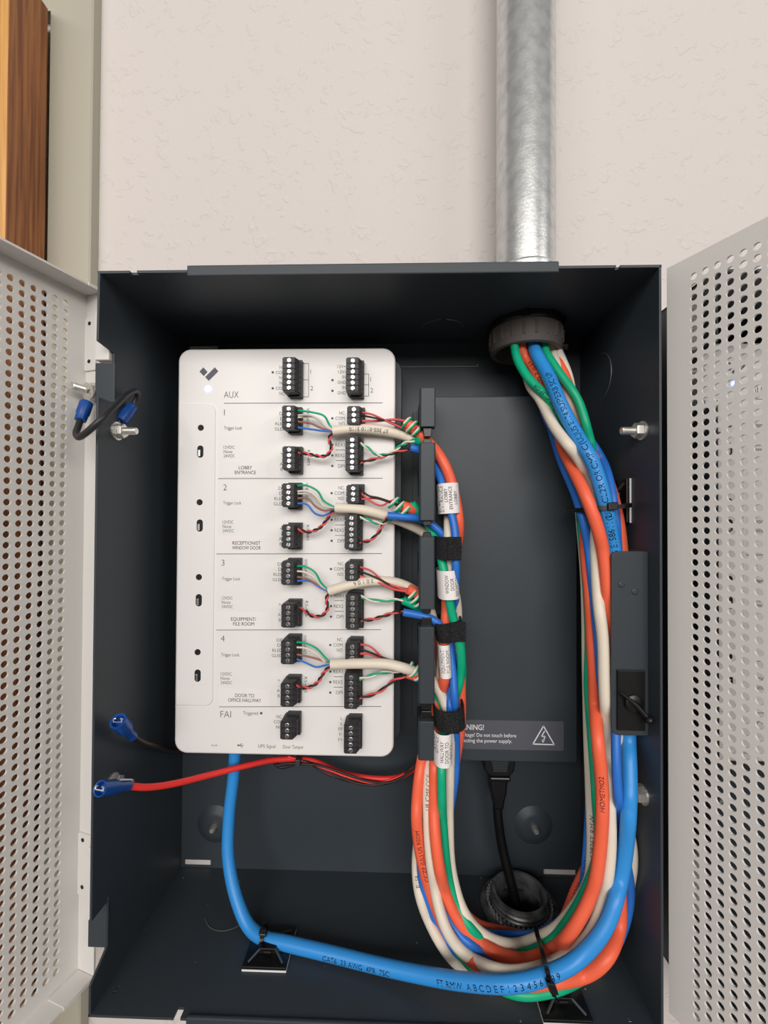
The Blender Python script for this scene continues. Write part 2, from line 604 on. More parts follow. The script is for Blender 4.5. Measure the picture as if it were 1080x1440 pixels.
# ------------------------------------------------------------------ cabinet door (built closed about its hinge, then swung open)
PIV = Vector((-HW - 0.0021, -0.0907, 0)) - Vector((0, 0, 0))
qx, qy = 0.0011, -0.0228
DW, DZ0, DZ1, DT = 0.332, -0.2173, 0.2174, 0.0013
pb = B()
x_first, ncol, pit = qx + 0.0150, 51, 0.0060
z_top, nrow, zp = 0.2052, 70, 0.4097 / 69
hx0, hx1 = x_first - pit / 2, x_first + (ncol - .5) * pit
hz1, hz0 = z_top + zp / 2, z_top - (nrow - .5) * zp
NS = 12
hr = 0.00192
sqp = []
for k in range(NS):
    t = 2 * math.pi * k / NS + math.pi / 4
    cx_, sx_ = math.cos(t), math.sin(t)
    m_ = max(abs(cx_), abs(sx_))
    sqp.append((cx_ / m_, sx_ / m_, cx_, sx_))
for i in range(ncol):
    for j in range(nrow):
        cx_, cz_ = x_first + i * pit, z_top - j * zp
        n0 = len(pb.v)
        for yy in (qy, qy + DT):
            pb.v += [(cx_ + a * pit / 2, yy, cz_ + b_ * zp / 2) for a, b_, _, _ in sqp]
            pb.v += [(cx_ + c_ * hr, yy, cz_ + d_ * hr) for _, _, c_, d_ in sqp]
        for k in range(NS):
            k2 = (k + 1) % NS
            o_, h_, o2, h2 = n0, n0 + NS, n0 + 2 * NS, n0 + 3 * NS
            pb.f.append((o_ + k, o_ + k2, h_ + k2, h_ + k))
            pb.f.append((o2 + k2, o2 + k, h2 + k, h2 + k2))
            pb.f.append((h_ + k, h_ + k2, h2 + k2, h2 + k))
for xa, xb, za, zb in ((qx, hx0, DZ0, DZ1), (hx1, qx + DW, DZ0, DZ1), (hx0, hx1, DZ0, hz0), (hx0, hx1, hz1, DZ1)):
    pb.box(xa, xb, qy, qy + DT, za, zb)
door = bpy.data.objects.new('door', None)
bpy.data.objects.remove(door)
me = bpy.data.meshes.new('door')
me.from_pydata(pb.v, [], pb.f)
me.materials.append(M['white_coat'])
door = bpy.data.objects.new('door', me)
COL.objects.link(door)
door.parent = enc
door.location = PIV - BASE
OPEN = 107.2
door.rotation_euler = (0, 0, -math.radians(OPEN))
door['label'] = 'pale grey perforated steel door'
FL = 0.0150
fb = B().box(qx, qx + DT, qy + DT, qy + FL, DZ0, DZ1).box(qx + DW - DT, qx + DW, qy + DT, qy + FL, DZ0, DZ1)
fb.box(qx + .0016, qx + DW - .0016, qy + DT, qy + FL, DZ1 - DT, DZ1).box(qx + .0016, qx + DW - .0016, qy + DT, qy + FL, DZ0, DZ0 + DT)
fb.box(qx + .0016, qx + .0105, qy + FL - .0008, qy + FL + .0004, DZ1 - DT - .0002, DZ1 + .0006).box(qx + .0016, qx + .020, qy + DT + .0006, qy + FL + .0004, DZ0 - .0006, DZ0 + DT + .0004)
obj('door_flange', fb, 'white_coat', door, local=True)
for z0, z1 in ((0.1665, 0.2010), (-0.1680, -0.1285)):
    obj('hinge_leaf', B().prism([(qy + .0013, z0 + .001), (qy + .0023, z0), (qy + .0110, z0), (qy + .0110, z0 + .008), (qy + FL, z0 + .010), (qy + FL, z1), (qy + .0023, z1), (qy + .0013, z1 - .001)],
                                'x', qx + DT, qx + DT + .0012), 'white_coat', door, local=True, bevel=0.0003)
    kb = B()
    ca, sa = math.cos(math.radians(OPEN)), math.sin(math.radians(OPEN))
    zb_, zt_ = (0.1700, 0.2000) if z0 > 0 else (-0.1640, -0.1300)
    kb.box(-0.1745, -0.1653, -0.0985, -0.0925, zb_, zt_)
    kb.v = [tuple(Matrix.Rotation(math.radians(OPEN), 3, 'Z') @ (Vector(p) - PIV)) for p in kb.v]
    obj('hinge_knuckle', kb, 'white_coat', door, local=True, bevel=0.0006)
    for zz in (z0 + .006, z1 - .004):
        obj('hinge_hole', B().cyl((qx + DT + .0010, qy + .0056, zz), (qx + DT + .00135, qy + .0056, zz), 0.0013, 12), 'hole', door, local=True)
stud((qx + DT, qy + .0080, 0.1530), (1, 0, 0), door, ln=0.014, local=True)

# ------------------------------------------------------------------ access controller
FY = -0.0500
ctl = thing('access_controller', (-0.0667, -0.0010, -0.0980), 'white access control unit with black plug-in terminals, blue light lit, in the open cabinet', 'controller', 'white access controllers')
cb = B()
X0, X1, Z0, Z1, RC = -0.1462, 0.0122, -0.0979, 0.1953, 0.0092


def rrect(x0, x1, z0, z1, r, n=7, corners=(1, 1, 1, 1)):
    pts = []
    for (cx_, cz_, a0), on in zip(((x1 - r, z1 - r, 0), (x0 + r, z1 - r, 90), (x0 + r, z0 + r, 180), (x1 - r, z0 + r, 270)), corners):
        if on:
            pts += [(cx_ + r * math.cos(math.radians(a0 + 90 * k / n)), cz_ + r * math.sin(math.radians(a0 + 90 * k / n))) for k in range(n + 1)]
        else:
            pts.append((cx_ + (r if a0 in (0, 270) else -r), cz_ + (r if a0 in (0, 90) else -r)))
    return pts


cover = obj('cover', cb.prism(rrect(X0, X1, Z0, Z1, RC), 'y', FY, -0.0300), 'white_plastic', ctl, bevel=0.0012, smooth=30)
obj('base', B().prism(rrect(X0 + .002, X1 + .0052, Z0 + .001, Z1 - .001, RC), 'y', -0.0295, -0.0025), 'dark_plastic', ctl, bevel=0.0008, smooth=30)
P0 = FY - 0.0009
pl, ph, pe = at(252, 568, P0), at(303, 568, P0), at(300, 993, P0)
obj('switch_strip', B().prism(rrect(X0 + .0012, ph.x, pe.z, pl.z, 0.0055, corners=(1, 0, 0, 1)), 'y', P0, FY + .001), 'white_plastic', ctl, bevel=0.0005, smooth=30)
LP = FY - 0.00016
SP = P0 - 0.00012
tb = B()
text_flat(tb, 'AUX', 315, 559.5, 9.5, LP, width=21, thin=-0.014)
text_flat(tb, 'FAI', 310, 1009, 9.5, LP, width=15, thin=-0.014)
for v, u0, u1 in ((567, 315, 538), (673, 307, 538), (779, 304, 537), (886, 304, 536), (994, 308, 536)):
    line(tb, u0, v, u1, v - 0.5, 0.8, LP)
DV = [0, 105.3, 212, 318.8]
NUM = [(315, 584), (314, 689.5), (311.5, 795.5), (310.5, 902)]
for k in range(4):
    dv, du = DV[k], -k * 1.35
    text_flat(tb, str(k + 1), NUM[k][0], NUM[k][1], 8.5, LP, thin=-0.012)
    text_flat(tb, 'Trigger Lock', 315 + du, 604 + dv, 4.6, LP, width=26)
    for i, s_ in enumerate(('12VDC', 'None', '24VDC')):
        text_flat(tb, s_, 314.5 + du, 631 + 6.1 * i + dv, 4.4, LP, width=(15.5, 12.5, 16)[i])
    for i, s_ in enumerate(('D0', 'D1', 'RLED', 'GLED')):
        text_flat(tb, s_, 401 + du, 583.5 + 7.3 * i + dv, 4.5, LP, 'r', width=(8, 7, 14, 15)[i])
    for i, s_ in enumerate(('+', '-', 'A', 'B')):
        text_flat(tb, s_, 397.5 + du, 640 + 7.3 * i + dv, 4.4, LP, 'r')
    for i, s_ in enumerate(('NC', 'COM', 'NO')):
        text_flat(tb, s_, 484.5 + du * .7, 583 + 7.4 * i + dv, 4.6, LP, 'r', width=(7.5, 13, 8)[i])
    for i, s_ in enumerate(('REX1', 'REX2', 'DPI')):
        vv = 628 + 14.8 * i + dv
        text_flat(tb, s_, 484.5 + du * .7, vv, 4.8, LP, 'r', width=(13, 13, 9)[i])
        dot(tb, 467.3 + du * .7, vv - 2.4, 1.7, LP)
        if i:
            line(tb, 472 + du * .7, vv - 10, 485 + du * .7, vv - 10, 0.7, LP)
    dot(tb, 467.3 + du * .7, 588.2 + dv, 1.7, LP)
    text_flat(tb, 'WIEGAND', 431 + du, 574 + dv, 4.2, LP, rot=-90, width=27)
    text_flat(tb, 'RS-485', 432 + du, 633 + dv, 4.2, LP, rot=-90, width=22)
for i, s_ in enumerate(('NC', 'COM', 'NO', 'NC', 'COM', 'NO')):
    text_flat(tb, s_, 400.5, 518.5 + 7.4 * i, 4.4, LP, 'r', width=(7.5, 13, 8)[i % 3])
for v in (523.5, 546):
    dot(tb, 383.5, v, 1.7, LP)
for i, s_ in enumerate(('12V+', '12V-', 'IN', 'GND', 'IN', 'GND')):
    text_flat(tb, s_, 486.5, 517.5 + 7.4 * i, 4.4, LP, 'r', width=(12, 11, 5, 12, 5, 12)[i])
for v in (534.5, 549.5):
    dot(tb, 467.5, v, 1.7, LP)
for (ua, ub, va, vb, vm) in ((423, 434, 511, 558, 534), (508, 518.5, 526, 557, 541)):
    line(tb, ua, va, ub, va, .7, LP); line(tb, ub, va, ub, vb, .7, LP); line(tb, ub, vb, ua, vb, .7, LP); line(tb, ua, vm, ub, vm, .7, LP)
    text_flat(tb, '1', ub + 2.5, va + (vm - va) / 2 + 3, 6.3, LP, thin=-.012)
    text_flat(tb, '2', ub + 2.5, vm + (vb - vm) / 2 + 3, 6.3, LP, thin=-.012)
text_flat(tb, 'Triggered', 342, 1005, 4.8, LP, width=21)
dot(tb, 367.3, 1003, 1.9, LP)
for i, s_ in enumerate(('NC', 'COM', 'NC')):
    text_flat(tb, s_, 396 if i != 1 else 398, 1010 + 7.4 * i, 4.4, LP, 'r', width=(7.5, 13, 8)[i])
for i, s_ in enumerate(('L', 'L', 'FP', 'F-', 'F+')):
    text_flat(tb, s_, 481.5, 1012.5 + 7.5 * i, 4.4, LP, 'r')
text_flat(tb, 'UPS Signal', 363, 1051.5, 4.8, LP, width=24.5)
text_flat(tb, 'Door Tamper', 398, 1052.5, 4.8, LP, width=29)
text_flat(tb, '<', 297, 1050.5, 4.6, LP); text_flat(tb, '-', 300.2, 1050, 4.6, LP, width=2); text_flat(tb, '>', 302.5, 1050.5, 4.6, LP)
line(tb, 335, 1048.2, 342.5, 1048.2, .8, LP); line(tb, 336.5, 1048.2, 339, 1046, .7, LP); line(tb, 339, 1046, 341, 1046, .7, LP)
line(tb, 337.5, 1048.2, 339.5, 1050.4, .7, LP); line(tb, 339.5, 1050.4, 341.5, 1050.4, .7, LP); dot(tb, 335, 1048.2, 1.3, LP)
obj('printed_lettering', tb, 'print', ctl, kind='stuff', label='small grey printed lettering on the white cover')
lg = B()
for quad in (((280.5, 522.5), (286, 516.5), (291.8, 523), (286.4, 528.8)), ((288.5, 530.2), (302, 516.5), (307, 522), (293.5, 535.5))):
    lg.add([at(u, v, LP) for u, v in quad], [(0, 1, 2, 3)])
obj('emblem', lg, 'logo', ctl, label='slate check-mark emblem of two bars')
c = at(292.5, 547, FY)
obj('status_light', B().lathe((c.x, FY + .0002, c.z), (0, -1, 0), [(0, 0.0024), (0.0005, 0.0024), (0.0008, 0.0016)], 16), 'led', ctl, label='lit blue-white status light')
SWU = [(282.5, 601.5, 281.8, 635), (280.8, 706.3, 281, 739), (279.8, 811.5, 279.6, 844), (278, 917, 278, 950)]
for ua, va, ub, vb in SWU:
    c = at(ua, va, P0)
    obj('trigger_button', B().lathe((c.x, P0, c.z), (0, -1, 0), [(0, 0.0022), (0.00025, 0.0022), (0.0001, 0.0012)], 16), 'hole', ctl)
    c = at(ub, vb, P0)
    sw = obj('voltage_switch', B().prism(rrect(c.x - .0022, c.x + .0022, c.z - .0044, c.z + .0044, .00215), 'y', P0 - .0002, P0 + .0005), 'hole', ctl)
    obj('switch_knob', B().box(c.x - .0013, c.x + .0003, P0 - .0012, P0, c.z - .0036, c.z + .0012), 'screw', sw, bevel=.0002)

# terminal plugs
PITCH = 0.00381
screw_me = None


def terminal(u0, v0, v1, n, label=None):
    global screw_me
    yf = FY - 0.0145
    c = at(u0, (v0 + v1) / 2, yf)
    h = n * PITCH + 0.0012
    zb, x = c.z - h / 2, c.x
    b = B()

    def prof(sh):
        return [(x + sh, FY), (x + sh, yf + sh), (x + .0085, yf + sh), (x + .0091 - sh, yf + .0010), (x + .0106 - sh, yf + .0056), (x + .0106 - sh, yf + .0090), (x + .0112 - sh, yf + .0092), (x + .0112 - sh, FY)]
    b.prism(prof(.0007), 'z', zb, zb + h)
    for k in range(n):
        za = zb + .0006 + k * PITCH
        b.prism(prof(0), 'z', za + .00022, za + PITCH - .00022)
    b.box(x + .0022, x + .0116, FY, FY - .0048, zb - .0012, zb + h + .0012)
    t = obj('terminal_plug', b, 'block', ctl)
    e = B()
    for k in range(n):
        zc = zb + .0006 + (k + .5) * PITCH
        o = Vector((x + .00985, yf + .0033, zc))
        dx, dy = .00045, .0014
        nn = Vector((.95, -.31, 0)) * .00008
        e.add([o + nn + Vector((-dx, -dy, -.0011)), o + nn + Vector((dx, dy, -.0011)), o + nn + Vector((dx, dy, .0011)), o + nn + Vector((-dx, -dy, .0011))], [(0, 1, 2, 3)])
    obj('wire_openings', e, 'hole', t)
    if screw_me is None:
        s_ = B().lathe((0, 0, 0), (0, -1, 0), [(-.0003, .00155), (.00025, .00155), (.0004, .0013)], 12)
        s_.v = [tuple(p) for p in s_.v]
        screw_me = new_mesh('screw', s_, 'screw')
        slot = B().box(-.00135, .00135, -.00046, -.0003, -.0002, .0002)
        global slot_me
        slot_me = new_mesh('screw_slot', slot, 'hole')
        # one mesh, two materials: head and its dark slot
        screw_me.materials.append(M['hole'])
        import bmesh
        bm = bmesh.new(); bm.from_mesh(screw_me)
        nf = len(bm.faces)
        bm.from_mesh(slot_me)
        bm.faces.ensure_lookup_table()
        for f in bm.faces[nf:]:
            f.material_index = 1
        bm.to_mesh(screw_me); bm.free()
    base = wloc(t)
    for k in range(n):
        s_ = bpy.data.objects.new('screw', screw_me)
        COL.objects.link(s_)
        s_.parent = t
        s_.location = Vector((x + .0047, yf, zb + .0006 + (k + .5) * PITCH)) - base
        s_.rotation_euler = (0, random.uniform(0, 3.14), 0)
    return (x + .0106, yf + .0060)


for a in ((397, 501, 551, 6), (396.5, 569, 604, 4), (397, 627, 661, 4), (396, 679, 713.5, 4), (396, 737.5, 771, 4), (395.5, 789, 823, 4), (395.5, 849, 883, 4),
          (395, 900, 935, 4), (394.5, 959.5, 995, 4), (394, 1014, 1041, 3), (486.5, 501, 552, 6), (488, 569, 598, 3), (485.5, 613, 663, 6), (487, 681, 708, 3),
          (484.5, 724, 772, 6), (485, 791, 817, 3), (486, 836, 885, 6), (485.5, 904, 931, 3), (484, 947, 998, 6), (483.5, 1019, 1060, 5)):
    terminal(*a)

# printed paper strips stuck on the cover
for (ua, va, ub, vb, lines) in ((313, 648, 378, 671.5, ('LOBBY', 'ENTRANCE')), (306, 754, 388, 778.5, ('RECEPTIONIST', 'WINDOW DOOR')),
                                (305, 861, 381, 884.5, ('EQUIPMENT/', 'FILE ROOM')), (308, 968.5, 381, 993, ('DOOR TO', 'OFFICE HALLWAY'))):
    p, q = at(ua, va, FY), at(ub, vb, FY)
    st = obj('name_sticker', B().box(p.x, q.x, FY - .00014, FY - .00002, p.z, q.z), 'paper', ctl)
    t = B()
    cu = (ua + ub) / 2 - 0.5
    wd = {'LOBBY': 19, 'ENTRANCE': 30, 'RECEPTIONIST': 40, 'WINDOW DOOR': 41, 'EQUIPMENT/': 36, 'FILE ROOM': 30, 'DOOR TO': 27, 'OFFICE HALLWAY': 47}
    for i, s_ in enumerate(lines):
        text_flat(t, s_, cu, va + 12 + i * 6.7, 4.9, FY - .0003, 'c', width=wd[s_], thin=-.004)
    obj('sticker_text', t, 'ink', st)

# ------------------------------------------------------------------ power supply
psu = thing('power_supply', (0.0900, -0.0010, -0.1050), 'flat dark grey power supply box with warning label, right of the white unit', 'power supply')
obj('housing', B().box(0.0345, 0.1456, -0.0400, -0.0022, -0.1047, 0.1629), 'coat', psu, bevel=0.0009)
wl = obj('warning_label', B().prism(rrect(0.0460, 0.1357, -0.0958, -0.0746, .0012, 4), 'y', -0.04025, -0.0400), 'grey_label', psu, label='grey warning label with white triangle sign')
t = B()
WP = -0.0404
text_flat(t, 'WARNING!', 680.5, 1026.5, 7.2, WP, 'r', width=45, thin=.012)
text_flat(t, 'High Voltage! Do not touch before', 726, 1037, 5.0, WP, 'r', width=92, thin=.004)
text_flat(t, 'disconnecting the power supply.', 720, 1044.8, 5.0, WP, 'r', width=88, thin=.004)
tri = [(764.3, 1021), (779.5, 1047.3), (749.5, 1046.3)]
for i in range(3):
    line(t, *tri[i], *tri[(i + 1) % 3], 1.6, WP)
    dot(t, *tri[i], .8, WP)
for seg in (((766, 1028), (761.3, 1035.6)), ((761.3, 1035.6), (766.8, 1035.3)), ((766.8, 1035.3), (763.8, 1042))):
    line(t, *seg[0], *seg[1], 1.5, WP)
t.add([at(u, v, WP) for u, v in ((761.8, 1040), (766.3, 1041), (763.2, 1044.8))], [(0, 1, 2)])
obj('warning_text', t, 'white_ink', wl)

# power cord below it
pc = thing('power_lead', (0.0910, -0.0300, -0.2100), 'black power lead plugged into the underside of the dark power supply', 'cable')
cy = -0.0240
b = B().prism([(0.0795, -0.1047), (0.1030, -0.1047), (0.1020, -0.1150), (0.0985, -0.1195), (0.0840, -0.1195), (0.0800, -0.1150)], 'y', cy - .010, cy + .010)
obj('plug', b, 'black_plastic', pc, bevel=.0012)
b = B()
for k in range(9):
    z = -0.1060 - k * .0011
    w = .0066 - k * .00022
    b.box(0.0912 - w, 0.0912 + w, cy - .0106, cy - .0100, z - .0003, z + .0003)
obj('grip_ridges', b, 'dark_plastic', pc)
obj('plug_shoulder', B().box(0.0836, 0.0990, cy - .0115, cy + .0100, -0.1222, -0.1190), 'black_plastic', pc, bevel=.0012)
obj('strain_relief', B().prism([(0.0845, -0.1222), (0.0980, -0.1222), (0.0972, -0.1340), (0.0955, -0.1405), (0.0950, -0.1460), (0.0880, -0.1460), (0.0876, -0.1405), (0.0855, -0.1340)], 'y', cy - .0075, cy + .0065), 'black_plastic', pc, bevel=.0018)


def smooth_path(pts, step=0.004):
    """Catmull-Rom through the points, resampled evenly"""
    P = [np.array(p, float) for p in pts]
    P = [2 * P[0] - P[1]] + P + [2 * P[-1] - P[-2]]
    out = []
    for i in range(1, len(P) - 2):
        p0, p1, p2, p3 = P[i - 1:i + 3]
        a = .5
        d1 = max(np.linalg.norm(p1 - p0), 1e-6) ** a; d2 = max(np.linalg.norm(p2 - p1), 1e-6) ** a; d3 = max(np.linalg.norm(p3 - p2), 1e-6) ** a
        m1 = (p1 - p0) / d1 - (p2 - p0) / (d1 + d2) + (p2 - p1) / d2
        m2 = (p2 - p1) / d2 - (p3 - p1) / (d2 + d3) + (p3 - p2) / d3
        m1 *= d2; m2 *= d2
        n = 12
        for k in range(n):
            t = k / n
            out.append((2 * t ** 3 - 3 * t ** 2 + 1) * p1 + (t ** 3 - 2 * t ** 2 + t) * m1 + (-2 * t ** 3 + 3 * t ** 2) * p2 + (t ** 3 - t ** 2) * m2)
    out.append(P[-2])
    out = np.array(out)
    s = np.concatenate([[0], np.cumsum(np.linalg.norm(np.diff(out, axis=0), axis=1))])
    n = max(4, int(s[-1] / step))
    t = np.linspace(0, s[-1], n)
    return np.stack([np.interp(t, s, out[:, k]) for k in range(3)], axis=1)


obj('cord', B().tube(smooth_path([(0.0915, cy, -0.1440), (0.0922, cy - .001, -0.158), (0.0952, -0.026, -0.178), (0.0995, -0.0285, -0.196), (0.1035, -0.030, -0.212), (0.1050, -0.031, -0.232)]), 0.0036, 12), 'black_plastic', pc, smooth=60)

# lower conduit fitting
lf = thing('conduit_fitting', (QX, QY, -0.2175), 'dull metal conduit connector with lock ring standing on the cabinet floor', 'conduit fitting')
zf = ZB + WT
obj('lock_ring', B().lathe((QX, QY, zf), (0, 0, 1), [(0, 0.0200), (0, 0.0285), (0.0012, 0.0285), (0.0024, 0.0262), (0.0030, 0.0225), (0.0030, 0.0200), (0, 0.0200)], 40, cap=False), 'dull_metal', lf, smooth=30)
b = B()
for k in range(44):
    t = 2 * math.pi * k / 44
    cz, sz = math.cos(t), math.sin(t)
    b.lathe((QX + .0226 * cz, QY + .0226 * sz, zf + .0028), (cz * .3, sz * .3, 1), [(0, .0009), (.0028, .0008)], 5)
obj('serrations', b, 'zinc', lf, kind='stuff')
obj('nipple', B().lathe((QX, QY, zf - .012), (0, 0, 1), [(-.040, .0005), (-.040, .0172), (0, .0172), (0.014, .0205), (.0165, .0213), (.0175, .0205), (.0195, .0210), (.0205, .0202), (.0235, .0198), (.0235, .0176), (.0, .0165), (-.039, .0165), (-.039, .0004)], 40, cap=False), 'dull_metal', lf, smooth=30)

# upper conduit with bushing
cd = thing('conduit', (PX, PY, 0.2170), 'galvanised steel conduit pipe running up the wall into the cabinet top', 'conduit')
obj('pipe', B().lathe((PX, PY, 0.245), (0, 0, 1), [(0, .0214), (0.95, .0214)], 48, cap=False), 'galv', cd, smooth=60)
obj('connector', B().lathe((PX, PY, 0.2190), (0, 0, 1), [(0, .0245), (.012, .0245), (.014, .0228), (.036, .0228), (.038, .0216)], 48, cap=False), 'galv', cd, smooth=30)
zt = ZT - WT
b = B().lathe((PX, PY, zt), (0, 0, -1), [(0, .0262), (.0006, .0272), (.0040, .0272), (.0052, .0262), (.0056, .0200), (0, .0200)], 40, cap=False)
for k in range(9):
    t = 2 * math.pi * k / 9 + .25
    cz, sz = math.cos(t), math.sin(t)
    b.prism([(PX + .0268 * cz - .0032 * sz, PY + .0268 * sz + .0032 * cz), (PX + .0268 * cz + .0032 * sz, PY + .0268 * sz - .0032 * cz),
             (PX + .0286 * cz + .0018 * sz, PY + .0286 * sz - .0018 * cz), (PX + .0286 * cz - .0018 * sz, PY + .0286 * sz + .0018 * cz)], 'z', zt - .0045, zt - .0006)
obj('lock_nut', b, 'black_plastic', cd, smooth=30)
bu = obj('bushing', B().lathe((PX, PY, zt), (0, 0, -1), [(.0056, .0205), (.0056, .0264), (.0190, .0260), (.0210, .0252), (.0218, .0236), (.0214, .0218), (.0190, .0208), (.0056, .0205)], 48, cap=False), 'bushing', cd, smooth=40)
for k in range(20):
    t = 2 * math.pi * k / 20
    cz, sz = math.cos(t), math.sin(t)
    obj('bushing_rib', B().tube([(PX + .0262 * cz, PY + .0262 * sz, zt - .0075), (PX + .0259 * cz, PY + .0259 * sz, zt - .0165)], .00100, 6), 'bushing', bu)

# ------------------------------------------------------------------ cable comb (row of T-bars)
comb = thing('cable_comb', (0.0320, -0.0022, -0.0876), 'column of five charcoal T-bars holding the cables between white unit and power supply', 'cable holder')
obj('rail', B().box(0.0270, 0.0338, -0.0070, -0.0022, -0.0876, 0.1600), 'coat', comb)
BARS = [(545, 600, 553, 582), (622, 732, 655, 692), (755, 857, 782, 815), (882, 990, 896, 926), (1015, 1070, 1030, 1060)]
for (va, vb, wa, wb) in BARS:
    z1, z0 = at(601, va, -.072).z, at(601, vb, -.072).z
    ba = obj('bar', B().prism([(0.0287, -0.0630), (0.0287, -0.0708), (0.0297, -0.0720), (0.0385, -0.0720), (0.0393, -0.0712), (0.0393, -0.0630)], 'z', z0, z1), 'coat', comb, bevel=.0004)
    w1, w0 = at(601, wa, -.05).z, at(601, wb, -.05).z
    obj('bar_stem', B().box(0.0308, 0.0338, -0.0635, -0.0065, w0, w1), 'coat', ba)
    for ze, sg in ((z1, 1), (z0, -1)):
        ln = .0030 if sg > 0 else .0034
        if (va, sg) == (545, -1): ln = .0062
        if (va, sg) in ((882, 1), (882, -1), (1015, 1)): ln = .0056
        if (va, sg) in ((545, 1), (1015, -1)): continue
        wx_ = .0007 if ln > .005 and va > 800 else 0
        obj('bar_tongue', B().prism([(0.0308 - wx_, ze - sg * .001), (0.0372 + wx_, ze - sg * .001), (0.0366 + wx_, ze + sg * ln), (0.0318 - wx_, ze + sg * ln)], 'y', -0.0690, -0.0640), 'black_plastic', ba, bevel=.0004)
# ------------------------------------------------------------------ cables: routes as (photo x, photo y, layer) on known depths
def lay_y(u, v, L):
    if isinstance(L, float):
        return at(u, v, L)
    if v > 1305 and 640 <= u <= 800:
        z = {'f': -0.2075, 'm': -0.2105, 'b': -0.2125}[L]
        return atz(u, v, z)
    k = 'fmb'.index(L)
    if u < 690 and v > 560:
        a, b = (-.0640, -.0570, -.0490)[k], (-.0840, -.0780, -.0700)[k]
        t = min(max((v - 1120) / 190, 0), 1)
    else:
        a, b = (-.0440, -.0350, -.0270)[k], (-.0880, -.0760, -.0620)[k]
        t = min(max((v - 480) / 220, 0), 1)
    return at(u, v, a + (b - a) * t)


TOPX = 0.1094


def top_start(u):
    dx = (u - 750) / 50 * .011
    return dx


